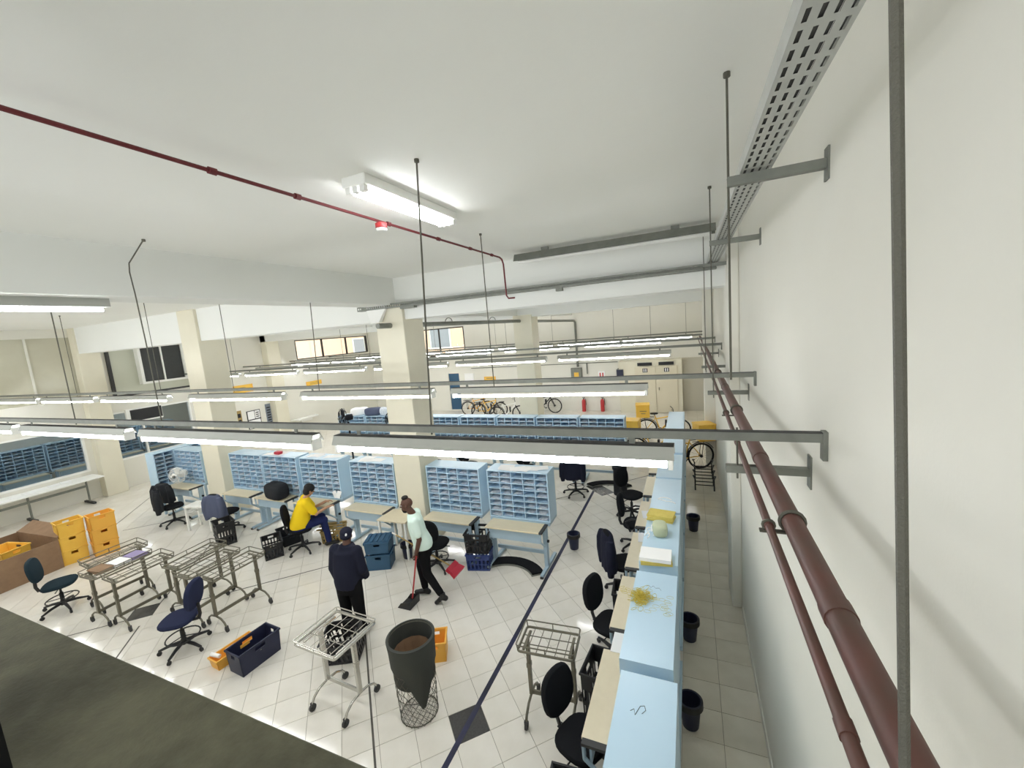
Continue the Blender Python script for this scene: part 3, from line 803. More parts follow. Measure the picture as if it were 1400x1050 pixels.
# ------------------------------------------------------------------ office chairs
def make_chair(name, label, fab, arms=False, ring=True, loc=(0,0,0), rz=0, group='task chairs', back=True):
    """facing +Y; the backrest stands at -Y"""
    t = thing(name, label, 'chair', loc, rz, group)
    for k in range(5):
        a = R(90+72*k+12)
        c, s_ = math.cos(a), math.sin(a)
        arm = MB().tube([(c*.03, s_*.03, .12), (c*.17, s_*.17, .105), (c*.3, s_*.3, .07)], [.026, .022, .016], 8).build('base_arm', M_black, t, True)
        b = MB(); px, py = c*.3, s_*.3
        b.tube([(px-s_*.012-.0, py+c*.012, .03), (px+s_*.012, py-c*.012, .03)], .03, 10); b.tube([(px, py, .04), (px, py, .075)], .01, 6)
        b.build('caster', M_black, arm, True)
    b = MB(); b.lathe([(.035, .08), (.035, .16), (.028, .17), (.028, .3), (.016, .31), (.016, .42)], 12); b.build('gas_column', M_black, t, True)
    if ring:
        rg = MB().tube(arc((0, 0, .2), .2, 0, 2*PI, 22)[:-1], .01, 6, True).build('foot_ring', M_black, t, True)
        b = MB()
        for k in range(3): a = R(30+120*k); b.tube([(math.cos(a)*.03, math.sin(a)*.03, .2), (math.cos(a)*.2, math.sin(a)*.2, .2)], .007, 5)
        b.build('ring_spokes', M_black, rg)
    MB().pad((0, .01, 0), .225, .215, .43, .5, 2.8, 24).build('seat', fab, t, True)
    MB().box(-.09, -.13, .405, .09, .13, .435).build('seat_plate', M_black, t)
    MB().tube([(.06, .02, .415), (.26, .02, .41)], .008, 6).build('lever', M_black, t)
    MB().bar((0, -.1, .415), (0, -.25, .43), .06, .012).build('back_bracket', M_black, t)
    b = MB(); b.tube([(0, -.24, .42), (0, -.27, .5), (0, -.265, .66)], .024, 8, sq=.6); b.build('back_support', M_black, t, True)
    b = MB(); b.M = Matrix.Translation((0, -.235, .8)) @ Matrix.Rotation(R(90+8), 4, 'X')
    b.pad((0, 0, 0), .2, .21, -.035, .04, 2.5, 24); b.M = Matrix()
    b.build('backrest', fab, t, True)
    if arms:
        for sx in (-1, 1):
            b = MB(); b.tube([(sx*.2, -.05, .42), (sx*.29, -.05, .45), (sx*.29, -.12, .62), (sx*.28, -.02, .67), (sx*.28, .14, .66), (sx*.29, .08, .58), (sx*.28, .0, .45)], .018, 8)
            b.build('armrest', M_black, t, True)
    return t
chairs = [
 ('office_chair', 'faded dark teal office chair with small white label near the cardboard box', M_tealf, False, True, (-9.95, 2.9, 0), R(-35)),
 ('office_chair', 'navy blue office chair standing between trolleys and the black tote', M_navyf, False, True, (-6.68, 2.98, 0), R(122)),
 ('office_chair', 'black office chair at the aisle desk closest to the sill', M_blackf, False, False, (-.97, 3.1, 0), R(-112)),
 ('office_chair', 'black office chair pulled up beside the rubber band desk', M_blackf, False, False, (-.95, 4.6, 0), R(-108)),
 ('office_chair', 'black office chair hidden under the dark jacket in the aisle row', M_blackf, False, False, (-.98, 5.95, 0), R(-62)),
 ('office_chair', 'black office chair with loop armrests tucked into aisle desk', M_blackf, True, False, (-.98, 7.25, 0), R(-90)),
 ('office_chair', 'navy black office chair near far end of aisle row', M_blackf, False, False, (-1.2, 8.5, 0), R(-120)),
 ('office_chair', 'black office chair with foot ring under a draped dark jacket', M_blackf, False, True, (-2.62, 9.35, 0), R(5)),
 ('office_chair', 'black office chair of the second row right of main pillar', M_blackf, False, True, (-5.75, 9.75, 0), R(-8)),
 ('office_chair', 'black office chair of the second row behind main pillar', M_blackf, False, True, (-6.9, 9.7, 0), R(12)),
 ('office_chair', 'black office chair of the second row beside the jacket chair', M_blackf, False, True, (-4.05, 9.75, 0), R(10)),
 ('office_chair', 'black office chair behind the person in the white shirt', M_blackf, False, True, (-4.22, 5.72, 0), R(8)),
 ('office_chair', 'dark office chair on which the person in yellow sits', M_blackf, False, False, (-7.32, 5.52, 0), R(-48)),
 ('office_chair', 'black office chair by side wall with black jackets over it', M_blackf, False, False, (-11.85, 5.6, 0), R(-20)),
 ('office_chair', 'black office chair with grey blue jumper beside the pale stand', M_blackf, False, False, (-9.95, 5.72, 0), R(10))]
for n_, lab, fab, arms, ring, loc, rz in chairs:
    ct = make_chair(n_, lab, fab, arms, ring, loc, rz)
    if 'teal' in lab:
        b = MB(); b.box(.02, -.282, .83, .11, -.278, .87); b.build('label_sticker', M_paper, ct)

def bake(mb, name, m, voxel, it=3, parent=None, fac=.5):
    o = mb.build('temp', m)
    md = o.modifiers.new('r', 'REMESH'); md.mode = 'VOXEL'; md.voxel_size = voxel; md.use_smooth_shade = True
    sm = o.modifiers.new('s', 'SMOOTH'); sm.factor = fac; sm.iterations = it
    dg = bpy.context.evaluated_depsgraph_get()
    me = bpy.data.meshes.new_from_object(o.evaluated_get(dg)); me.name = name
    bpy.data.objects.remove(o)
    if not me.materials: me.materials.append(m)
    me.polygons.foreach_set('use_smooth', [True]*len(me.polygons))
    r_ = bpy.data.objects.new(name, me); COL.objects.link(r_)
    if parent: setpar(r_, parent)
    return r_
def drape(name, label, loc, rz, m, w=.46, L=.5, seed=1, cat='jacket', group=None):
    """a jacket hung over a chair back; local origin at the top of the back"""
    rr = random.Random(seed); b = MB(); n = 28
    rings = []
    K = 7
    for k in range(K):
        f_ = k/(K-1); ww = w*(.32+.2*min(1, f_*3))*(1+.06*f_); dd = .075+.03*f_
        ring = []
        for j in range(n):
            a = 2*PI*j/n
            wob = 1+.10*f_*math.sin(5*a+seed)+.06*f_*math.sin(9*a+2*seed)
            ring.append((math.cos(a)*ww*wob, math.sin(a)*dd*wob, .03-L*f_+.03*math.sin(a*3+seed)*f_))
        rings.append(ring)
    rings.insert(0, [(x*.75, y*.6, .06) for x, y, z in rings[0]])
    b.loft(rings)
    for sx in (-1, 1):
        b.tube([(sx*w*.36, -.02, 0), (sx*w*.45, -.04, -.12), (sx*w*.46+sx*.01*rr.random(), -.05, -.3), (sx*w*.42, -.04, -L*1.06)], [.06, .065, .058, .05], 10)
    o = bake(b, name, m, .016, 2)
    o.location = loc; o.rotation_euler = (0, 0, rz)
    return tag(o, label, cat, group)
def backtop(loc, rz, z=.93):
    return (loc[0]+math.sin(rz)*.25, loc[1]-math.cos(rz)*.25, z)
drape('jacket', 'black jacket draped over the aisle chair near the yellow papers', backtop((-.98, 5.95), R(-62)), R(-62), M_jacket, .5, .5, 2)
drape('jacket', 'dark navy jacket draped on chair by the second row', backtop((-2.62, 9.35), R(5)), R(5), M_jacket, .56, .46, 4)
drape('jacket', 'black jacket with wide hem hanging on chair by side wall', backtop((-11.85, 5.6), R(-20)), R(-20), M_charc, .5, .5, 5)
drape('jacket', 'second black jacket beside the wide one near side wall', (-12.35, 5.7, .92), R(15), M_charc, .56, .46, 7)
drape('jumper', 'grey blue knitted jumper hanging on the chair by pale stand', backtop((-9.95, 5.72), R(10)), R(10), M_greyf, .52, .5, 6)

# ------------------------------------------------------------------ trolleys
def make_trolley(label, L, Wd, zt, m, loc, rz, wires=6, group='mail trolleys', fr_=.013, rail=.07):
    t = thing('mail_trolley', label, 'trolley', loc, rz, group)
    hl, hw = L/2, Wd/2
    rect = lambda z, e=0: [(-hl-e, -hw-e, z), (hl+e, -hw-e, z), (hl+e, hw+e, z), (-hl-e, hw+e, z)]
    def loop(z, e, r_):
        p = []
        for q, (cx, cy) in enumerate(((hl+e-.03, hw+e-.03), (-hl-e+.03, hw+e-.03), (-hl-e+.03, -hw-e+.03), (hl+e-.03, -hw-e+.03))):
            p += arc((cx, cy, z), .03, q*PI/2, (q+1)*PI/2, 3)
        return MB().tube(p, r_, 6, True)
    loop(zt, 0, fr_).build('tray_frame', m, t, True)
    rl = loop(zt+rail, .012, .007).build('tray_rail', m, t, True)
    for (x, y) in ((-hl, -hw), (hl, -hw), (hl, hw), (-hl, hw), (0, hw), (0, -hw)):
        MB().tube([(x*.98, y*.98, zt), (x*1.01, y*1.01, zt+rail)], .006, 5).build('rail_post', m, rl)
    b = MB()
    for k in range(1, wires): b.tube([(-hl+L*k/wires, -hw, zt), (-hl+L*k/wires, hw, zt)], .0045, 5)
    for k in (1, 2): b.tube([(-hl, -hw+Wd*k/3, zt-.005), (hl, -hw+Wd*k/3, zt-.005)], .0055, 5)
    b.build('tray_wires', m, t)
    for sx in (-1, 1):
        x = sx*(hl-.05)
        p = MB().box(x-.018, -.026, .2, x+.018, .026, zt-.01).build('post', m, t, bevel=.004)
        MB().box(x-.022, -.03, zt*.62, x+.022, .03, zt*.62+.05).build('collar', m, p)
        MB().bar((x, -hw*.75, zt-.012), (x, hw*.75, zt-.012), .025, .02).build('tray_arm', m, t)
        ft = MB().tube([(x, -.23, .085), (x, -.2, .135), (x, -.12, .185), (x, 0, .2), (x, .12, .185), (x, .2, .135), (x, .23, .085)], .014, 8).build('foot', m, t, True)
        for sy in (-1, 1):
            b = MB(); b.tube([(x-.012, sy*.235, .042), (x+.012, sy*.235, .042)], .042, 12); b.box(x-.02, sy*.235-.012, .04, x-.014, sy*.235+.012, .095); b.box(x+.014, sy*.235-.012, .04, x+.02, sy*.235+.012, .095)
            b.build('caster', M_edge, t, True)
    MB().bar((-hl+.05, 0, .22), (hl-.05, 0, .22), .02, .045).build('cross_bar', m, t)
    return t
TR = [(-9.22, 3.4, 'at outer end of the parked line, beside the yellow stack'), (-8.72, 3.22, 'carrying papers and a purple packet'), (-8.2, 3.28, 'third in the parked line, over the black floor diamond'), (-7.62, 3.78, 'fourth in the parked line'), (-7.12, 3.68, 'behind the navy office chair'), (-6.63, 3.75, 'at inner end of the parked line, nearest the dark jacket person')]
for k, (x, y, w) in enumerate(TR):
    make_trolley(f'dull steel mail trolley {w}', .78, .4, .82, M_steel, (x, y, 0), R(90+[-4, 3, -2, 4, 1, -3][k]), 5)
make_trolley('bright chrome mail trolley with wire tray standing alone in front', .62, .58, .86, M_chrome, (-3.76, 3.06, 0), R(-3), 6, fr_=.018, rail=.045)
make_trolley('dull steel mail trolley with railed tray beside the aisle chairs', .58, .36, .84, M_steel, (-1.42, 3.66, 0), R(4), 6)
# papers on the second trolley
for k, (dx, dy, m_, lab) in enumerate(((-.02, -.2, M_card, 'flat brown packet on the loaded trolley'), (.02, .02, M_paper, 'white envelope pile on the loaded trolley'), (.03, .24, mat('purple_packet', (150, 138, 180), .6), 'purple and white packet on the loaded trolley'))):
    b = MB()
    for q in range(3): b.M = Matrix.Rotation(R(5*q-4), 4, 'Z'); b.box(-.15, -.1, q*.014, .15, .1, q*.014+.012)
    b.M = Matrix()
    o = b.build('packet', m_); o.location = (-8.72+dx, 3.22+dy, .835); tag(o, lab, 'packet')

# ------------------------------------------------------------------ crates, bins and boxes
def make_crate(name, label, cat, loc, rz, sx, sy, sz, m, slots=True, taper=.94, group=None, tilt=None, wall=.012):
    t = thing(name, label, cat, loc, rz, group)
    if tilt: t.rotation_euler = (tilt[0], tilt[1], rz)
    hx, hy = sx/2, sy/2
    MB().box(-hx*taper, -hy*taper, 0, hx*taper, hy*taper, .012).build('bottom', m, t)
    for q in range(4):
        b = MB(); Lx = hx if q % 2 == 0 else hy; off = hy if q % 2 == 0 else hx
        b.M = Matrix.Rotation(q*PI/2, 4, 'Z')
        def slab(u0, u1, z0, z1, th=wall):
            f0 = taper+(1-taper)*z0/sz; f1 = taper+(1-taper)*z1/sz
            b.add([(u0*Lx*f0, -off*f0, z0), (u1*Lx*f0, -off*f0, z0), (u1*Lx*f0, -off*f0+th, z0), (u0*Lx*f0, -off*f0+th, z0),
                   (u0*Lx*f1, -off*f1, z1), (u1*Lx*f1, -off*f1, z1), (u1*Lx*f1, -off*f1+th, z1), (u0*Lx*f1, -off*f1+th, z1)],
                  [(0,3,2,1),(4,5,6,7),(0,1,5,4),(1,2,6,5),(2,3,7,6),(3,0,4,7)])
        if slots:
            zs = [.012, sz*.12, sz*.36, sz*.44, sz*.68, sz*.78]
            slab(-1, 1, zs[0], zs[1]); slab(-1, 1, zs[2], zs[3]); slab(-1, 1, zs[4], zs[5])
            n = 6
            for lo, hi in ((zs[1], zs[2]), (zs[3], zs[4])):
                for k in range(n+1):
                    u = -1+2*k/n; slab(max(-1, u-.07), min(1, u+.07), lo, hi)
            slab(-1, -.3, zs[5], sz); slab(.3, 1, zs[5], sz); slab(-.3, .3, sz*.92, sz)
        else:
            slab(-1, 1, .012, sz*.72); slab(-1, -.25, sz*.72, sz*.9); slab(.25, 1, sz*.72, sz*.9); slab(-1, 1, sz*.9, sz)
            for u in (-.6, 0, .6): slab(u-.04, u+.04, .02, sz*.7, wall+.008) if False else None
        b.M = Matrix()
        b.build('side_wall', m, t)
    b = MB(); e = .012
    b.box(-hx-e, -hy-e, sz-.012, hx+e, -hy+.008, sz+.012); b.box(-hx-e, hy-.008, sz-.012, hx+e, hy+e, sz+.012); b.box(-hx-e, -hy+.008, sz-.012, -hx+.008, hy-.008, sz+.012); b.box(hx-.008, -hy+.008, sz-.012, hx+e, hy-.008, sz+.012)
    b.build('rim', m, t, bevel=.004)
    return t
t = make_crate('tote', 'deep navy black open tote beside the orange tray on floor', 'tote', (-5.44, 3.16, 0), R(-4), .3, .54, .3, M_navy, False)
MB().box(-.135, -.1, .2, -.125, .02, .24).build('address_card', M_orange, t)
MB().lathe([(.012, 0), (.0, .004)], 10, (.15, .0, .2)).build('button', M_galv, t)
t = make_crate('tray', 'long orange yellow tray with white paper on the floor', 'tray', (-5.82, 3.12, 0), R(-6), .2, .52, .13, M_orange, False)
o = MB().tube([(-5.93, 2.9, .17), (-5.8, 2.93, .15)], .025, 10).build('paper_roll', M_paper); tag(o, 'white rolled paper lying across the orange tray end', 'paper')
make_crate('crate', 'black slotted crate under the chrome trolley', 'crate', (-4.28, 3.62, 0.02), R(25), .44, .36, .36, M_black, True, tilt=(R(8), R(-5)))
t = make_crate('crate', 'orange yellow crate standing behind the wire basket', 'crate', (-3.1, 3.98, 0), R(28), .26, .28, .26, M_orange, False)
t = make_crate('crate', 'blue slotted crate at bottom of the pair by tape end desk', 'crate', (-3.5, 6.0, 0), R(14), .42, .4, .29, M_bluecrate, True)
make_crate('crate', 'black slotted crate on top of the blue crate', 'crate', (-3.5, 6.02, .31), R(10), .42, .4, .34, M_black, True)
make_crate('crate', 'lower slate blue box behind the dark jacket person', 'crate', (-5.3, 5.5, 0), R(24), .44, .34, .28, M_slate, False)
t = make_crate('crate', 'upper slate blue box with closed ribbed lid', 'crate', (-5.3, 5.5, .31), R(24), .44, .34, .2, M_slate, False)
b = MB(); b.box(-.23, -.18, .213, .23, .18, .23)
for k in range(5): b.box(-.2+k*.09, -.16, .23, -.16+k*.09, .16, .245)
b.build('lid', M_slate, t)
make_crate('crate', 'black crate lying by the foot of the yellow shirt chair', 'crate', (-7.86, 5.25, 0), R(-32), .56, .34, .3, M_black, True)
make_crate('crate', 'black open crate behind the lying one with white edge', 'crate', (-8.02, 5.75, 0), R(-25), .6, .36, .22, M_charc, False)
make_crate('crate', 'black upright crate in front of the grey jumper chair', 'crate', (-9.42, 5.3, 0), R(-20), .42, .34, .5, M_black, True)
make_crate('crate', 'black slotted crate with papers under the aisle desk', 'crate', (-.92, 3.86, 0), R(-6), .34, .42, .56, M_black, True)
make_crate('crate', 'black slotted crate below the nearest aisle chair', 'crate', (-.92, 2.62, 0), R(4), .4, .36, .5, M_black, True)
make_crate('crate', 'black slotted crate under the desk beside dark jacket', 'crate', (-.86, 5.28, 0), R(4), .36, .34, .5, M_black, True)
t = make_crate('crate', 'pale wooden crate on floor under the yellow shirt desk', 'crate', (-7.02, 6.05, 0), R(30), .44, .34, .26, M_wood, True)
for k, (dx, dz, a) in enumerate(((-.01, .0, 4), (.02, .02, -3), (0, .04, 8))): MB().bar((-.3+dx, -.1+.1*k, .29+dz), (.24, -.08+.1*k, .27+dz), .05, .02).build('slat', M_wood, t)
# black mail bag on desk
def bag(name, label, loc, rz, sx, sy, sz, m, cat='bag', voxel=.02, seed=1, group=None):
    rr = random.Random(seed); b = MB()
    b.pad((0, 0, 0), sx/2, sy/2, .0, sz, 3.2, 20)
    for k in range(6): b.ball((rr.uniform(-.32, .32)*sx, rr.uniform(-.3, .3)*sy, sz*rr.uniform(.6, .95)), (sx*.2, sy*.22, sz*.2), 10, 7)
    o = bake(b, name, m, voxel, 2); o.location = loc; o.rotation_euler = (0, 0, rz)
    return tag(o, label, cat, group)
bag('mail_bag', 'bulging black mail bag on the desk behind floor crate', (-8.62, 6.06, .79), R(-10), .62, .38, .32, M_charc, seed=3)
bag('bag', 'small black bag by the desk leg left of the dark jacket', (-6.1, 5.5, 0), R(40), .36, .26, .2, M_black, seed=4)
for k, (x, m_, lab) in enumerate(((-8.1, M_paperm, 'pale grey sack lying on the second row cases'), (-8.7, M_greyf, 'blue grey sack on top of the second row end case'), (-9.3, M_paper, 'white sack on top of second row case by pedestal fan'))):
    bag('sack', lab, (x-1.0, 10.6, 1.661), R(20*k), .6, .3, .24, m_, 'sack', .03, 5+k)
bag('cloth', 'small red cloth on a front row case top', (-8.9, 6.45, 1.661), 0, .2, .14, .07, M_redp, 'cloth', .015, 2)
bag('bundle', 'pale green wrapped bundle of mail on the aisle cases', (-.36, 4.66, 1.661), R(10), .16, .2, .14, mat('pale_green_wrap', (186, 194, 164), .7), 'bundle', .012, 9)
# waste bins
def make_bin(label, loc, m, r=.105, h=.28, liner=None):
    t = thing('waste_bin', label, 'bin', loc, 0, 'waste bins')
    MB().lathe([(r*.72, 0), (r*.74, .004), (r, h), (r+.012, h+.002), (r+.012, h+.014), (r-.006, h+.014), (r*.72-.006, .012), (0, .012)], 22).build('body', m, t, True)
    MB().lathe([(r*.9, h*.7), (r+.004, h+.016), (r+.016, h+.012), (r+.018, h*.82)], 22, cap=False).build('liner', liner or M_black, t, True)
    return t
for x, y, lab in ((-.17+.16, 3.98, 'navy waste bin with black liner behind the nearest aisle case'), (-.09, 5.2, 'dark waste bin behind the rubber band case'), (-.02, 8.15, 'navy waste bin standing alone in the tiled aisle'), (-2.05, 6.95, 'navy waste bin between the end desk and blue tape'), (-4.98, 5.86, 'blue waste bin under the small beige table')):
    make_bin(lab, (x if x != -.17+.16 else -.085, y, 0), M_navy)
# wire mesh basket with bag
t = thing('wire_basket', 'tall round wire mesh basket standing on the open floor', 'basket', (-2.84, 3.22, 0))
HB, RB = .92, .24
def rad(z): return .2+.04*z/HB
b = MB(); nn = 18
for k in range(nn):
    for d_ in (-1, 1):
        pts = [(rad(z)*math.cos(2*PI*k/nn+d_*z*3.0), rad(z)*math.sin(2*PI*k/nn+d_*z*3.0), z) for z in [HB*i/9 for i in range(10)]]
        b.tube(pts, .0022, 4)
o = b.build('wire_mesh', M_rod, t); o['kind'] = 'stuff'
for z, r_ in ((.02, .006), (.3, .004), (.6, .004), (HB, .009)): MB().tube(arc((0, 0, z), rad(z), 0, 2*PI, 28)[:-1], r_, 6, True).build('hoop', M_rod, t, True)
b = MB()
for k in range(-4, 5): b.tube([(k*.045, -math.sqrt(max(0, .04-(k*.045)**2)), .02), (k*.045, math.sqrt(max(0, .04-(k*.045)**2)), .02)], .0022, 4)
for k in range(-4, 5): b.tube([(-math.sqrt(max(0, .04-(k*.045)**2)), k*.045, .02), (math.sqrt(max(0, .04-(k*.045)**2)), k*.045, .02)], .0022, 4)
b.build('base_grid', M_rod, t)
# folded bag over the rim with a pointed hanging corner
b = MB(); n = 36; prof = []
def bagz(a):    # lower edge of the outside fold
    dlt = abs((a-R(-36)+PI) % (2*PI)-PI)
    return .64-max(0, .46*(1-dlt/.8)) if dlt < .8 else .64+.015*math.sin(5*a)
vs = []; fs = []
for j in range(n):
    a = 2*PI*j/n; zl = bagz(a)
    for (rr_, z) in ((rad(zl)+.014, zl), (rad(.8)+.014, max(.82, zl+.02)), (rad(HB)+.02, HB+.012), (rad(HB)-.004, HB+.02), (rad(HB)-.014, .8), (rad(.5)-.01, .45)):
        vs.append((rr_*math.cos(a), rr_*math.sin(a), z))
for j in range(n):
    for q in range(5):
        a0 = j*6+q; a1 = ((j+1) % n)*6+q; fs.append((a0, a1, a1+1, a0+1))
b.add(vs, fs); o = b.build('bag', M_bag, None, True); o.location = (-2.84, 3.22, 0)
sd = o.modifiers.new('thick', 'SOLIDIFY'); sd.thickness = .004
tag(o, 'dark grey mesh bag folded over the wire basket rim', 'bag')
b = MB(); b.lathe([(.19, .48), (.2, .5), (.205, .76), (.2, .77), (.19, .52), (0, .5)], 14); o = b.build('cardboard', M_card); o.location = (-2.84, 3.22, 0); tag(o, 'curled brown cardboard standing inside the wire basket bag', 'cardboard')
# yellow crate stacks
for k, (x, y, n_, lab) in enumerate(((-12.14, 3.86, 3, 'outer'), (-11.85, 4.26, 3, 'inner'))):
    for q in range(n_):
        make_crate('crate', f'yellow plastic crate {["at the bottom","in the middle","on the top"][q]} of the {lab} stack by the wall', 'crate', (x+.01*q, y, .305*q), R(-14+3*q), .33, .4, .29, M_yellow if k == 0 else M_orange, False, .97)
# big cardboard container with bins in it
t = thing('cardboard_box', 'large open brown cardboard container by the yellow crates', 'box', (-12.7, 2.98, 0), R(4))
for nm, bx in (('side', (-.75, -.6, 0, .75, -.58, .62)), ('side', (-.75, .58, 0, .75, .6, .66)), ('side', (-.75, -.58, 0, -.73, .58, .64)), ('side', (.73, -.58, 0, .75, .58, .6)), ('bottom', (-.73, -.58, 0, .73, .58, .012))): MB().box(*bx).build(nm, M_card, t)
b = MB(); b.add([(-.75, .6, .66), (.75, .6, .66), (.7, .85, .78), (-.72, .85, .8), (-.75, .61, .65), (.75, .61, .65), (.7, .86, .77), (-.72, .86, .79)], [(0, 1, 2, 3), (7, 6, 5, 4), (0, 4, 5, 1), (1, 5, 6, 2), (2, 6, 7, 3), (3, 7, 4, 0)]); b.build('flap', M_card, t)
make_crate('crate', 'pale yellow crate lying inside the cardboard container', 'crate', (-12.5, 3.05, .36), R(12), .62, .42, .3, M_yellow, False, .95)
make_crate('crate', 'second yellow crate deeper in the cardboard container', 'crate', (-13.1, 2.85, .3), R(-8), .42, .4, .3, M_yellow, False, .95)
rr = random.Random(3)
for k in range(7):
    b = MB(); b.M = Matrix.Rotation(rr.uniform(-.4, .4), 4, 'X') @ Matrix.Rotation(rr.uniform(-.4, .4), 4, 'Y'); b.box(-.13, -.09, -.02, .13, .09, .02); b.M = Matrix()
    o = b.build('parcel', [M_card, M_paper, M_wood][k % 3]); o.location = (-13.25+.2*k, 2.57+.04*(k % 2), .34+.05*(k % 3)); o.rotation_euler = (0, 0, rr.random()*3)
    tag(o, f'{["brown","white","tan"][k % 3]} parcel in the cardboard container, {ordn[k]} from its outer side', 'parcel', 'parcels in the container')

# long table by the left wall
t = thing('long_table', 'long white table along the side wall covered with papers', 'table', (-16.6, 4.65, 0))
MB().box(-.36, -1.5, .74, .36, 1.5, .77).build('table_top', M_white, t)
for y in (-1.2, 0, 1.2):
    MB().tube([(.0, y, .74), (0, y, .06)], .025, 8).build('leg', M_galv, t); MB().box(-.28, y-.03, 0, .28, y+.03, .06).build('foot', M_edge, t)
MB().box(-.02, -1.2, .5, .02, 1.2, .56).build('rail', M_galv, t)
rr = random.Random(8)
for k in range(9):
    o = MB().box(-.15, -.11, 0, .15, .11, .003+.006*(k % 3)).build('paper_sheet', M_paper); o.location = (-16.6+rr.uniform(-.15, .18), 3.4+.26*k, .771+.0001*k); o.rotation_euler = (0, 0, rr.uniform(-.4, .4))
    tag(o, 'white paper sheets spread over the long table', 'paper', 'papers on the long table')
# small beige table and pale stand
t = thing('side_table', 'small beige table with slender white legs beside the main pillar', 'table', (-5.2, 5.98, 0), R(2))
MB().box(-.32, -.24, .73, .32, .24, .755).build('table_top', M_board, t)
for sx in (-1, 1):
    for sy in (-1, 1): MB().box(sx*.29-.018, sy*.21-.018, 0, sx*.29+.018, sy*.21+.018, .73).build('leg', M_white, t)
MB().box(-.29, .19, .62, .29, .21, .73).build('apron', M_white, t)
t = thing('stand', 'pale blue white slatted stand holding small white box', 'stand', (-10.72, 5.66, 0), R(12))
MB().box(-.36, -.18, .58, .36, .18, .61).build('stand_top', M_white, t)
for sx in (-1, 1):
    for sy in (-1, 1): MB().box(sx*.32-.022, sy*.15-.022, 0, sx*.32+.022, sy*.15+.022, .58).build('leg', M_white, t)
    for z in (.18, .38, .5): MB().box(sx*.32-.012, -.13, z, sx*.32+.012, .13, z+.03).build('rung', M_white, t)
MB().box(-.3, .14, .25, .3, .16, .29).build('rail', M_white, t)
o = MB().box(-.12, -.06, 0, .12, .06, .06).build('box', M_white); o.location = (-10.62, 5.66, .611); o.rotation_euler = (0, 0, .3); tag(o, 'small white box lying on the pale stand', 'box')

# footrests (crescent mats)
def footrest(label, loc, rz):
    t = thing('footrest', label, 'footrest', loc, rz)
    for nm, z0, z1, e, m_ in (('edge', .0, .03, .012, M_galv), ('pad', .03, .055, 0, M_blackf)):
        out = arc((0, -.5, 0), .72+e, R(40), R(140), 14); inn = arc((0, -.5, 0), .52-e, R(140), R(40), 14)
        MB().prism([(p.x, p.y) for p in out+inn], z0, z1).build(nm, m_, t)
footrest('black curved footrest under the desk by blue tape', (-2.88, 6.1, .0), R(-4))
footrest('black curved footrest beyond jacket chair by second row', (-1.95, 10.05, 0), R(5))

# things lying on the aisle cases
TOPZ = 1.661
def flat_stack(name, label, cat, x, y, z, w, d, n, m, rz=0, th=.012, seed=1):
    rr = random.Random(seed); t = thing(name, label, cat, (x, y, z), rz)
    for k in range(n):
        b = MB(); b.M = Matrix.Rotation(rr.uniform(-.08, .08), 4, 'Z'); b.box(-w/2, -d/2, k*th, w/2, d/2, (k+1)*th-.001); b.M = Matrix()
        b.build('sheet', m if not isinstance(m, list) else m[k % len(m)], t)
    return t
flat_stack('paper_stack', 'folded yellow paper pack with a pen nearest the second bundle', 'paper', -.37, 5.06, TOPZ, .3, .2, 4, M_ypaper, R(-6), .018, 1)
flat_stack('paper_stack', 'stack of white sheet over yellow pack on aisle case', 'paper', -.37, 4.12, TOPZ, .3, .22, 4, [M_ypaper, M_ypaper, M_paper, M_paper], R(4), .018, 2)
rr = random.Random(5)
for k in range(4):
    o = MB().tube(arc((0, 0, .02), .03+.01*rr.random(), 0, 4.6, 8), .006, 5).build('paper_curl', M_paper); o.location = (-.48+.03*(k % 2), 4.58+.07*k, TOPZ); o.rotation_euler = (rr.random(), .4, rr.random()*6)
    tag(o, 'white curled paper strip beside the wrapped bundle', 'paper', 'paper curls')
b = MB()
for k in range(150):
    a = rr.uniform(0, 2*PI); d_ = abs(rr.gauss(0, .06)); c_ = Vector((d_*math.cos(a), d_*math.sin(a)*1.2, .006+max(0, .045-d_*.5)*rr.random()))
    e = rr.uniform(.02, .04); th = rr.uniform(0, PI); ax = Vector((math.cos(th), math.sin(th), rr.uniform(-.3, .3))); ay = Vector((-math.sin(th), math.cos(th), rr.uniform(-.3, .3)))
    b.tube([c_+ax*e*math.cos(q*PI/4)+ay*e*.6*math.sin(q*PI/4) for q in range(8)], .0018, 3, True)
o = b.build('rubber_bands', M_bandm); o.location = (-.46, 3.47, TOPZ); tag(o, 'tangled heap of yellow rubber bands on aisle case', 'rubber bands', None, 'stuff')
b = MB()
for k in range(16):
    c_ = Vector((rr.uniform(-.02, .18), rr.uniform(-.16, .16), .004)); b.tube([c_+Vector((.03*math.cos(q*PI/4), .02*math.sin(q*PI/4), 0)) for q in range(8)], .001, 3, True)
o = b.build('loose_bands', M_bandm); o.location = (-.38, 3.45, TOPZ); tag(o, 'few thin rubber bands strewn past the heap', 'rubber bands', None, 'stuff')
def ink(name, label, pts, z, r=.002):
    o = MB().tube([(x, y, z) for x, y in pts], r, 4).build(name, M_ink); tag(o, label, 'marking')
ink('pen_mark', 'black pen squiggle on the nearest aisle case top', [(-.4, 2.35), (-.38, 2.37), (-.37, 2.33), (-.345, 2.4), (-.32, 2.41), (-.31, 2.38), (-.33, 2.35)], TOPZ)
ink('pen_mark', 'faint handwriting on the rubber band case top', [(-.42, 3.66), (-.4, 3.68), (-.38, 3.65), (-.36, 3.68), (-.34, 3.65), (-.31, 3.66), (-.29, 3.63)], TOPZ, .0012)
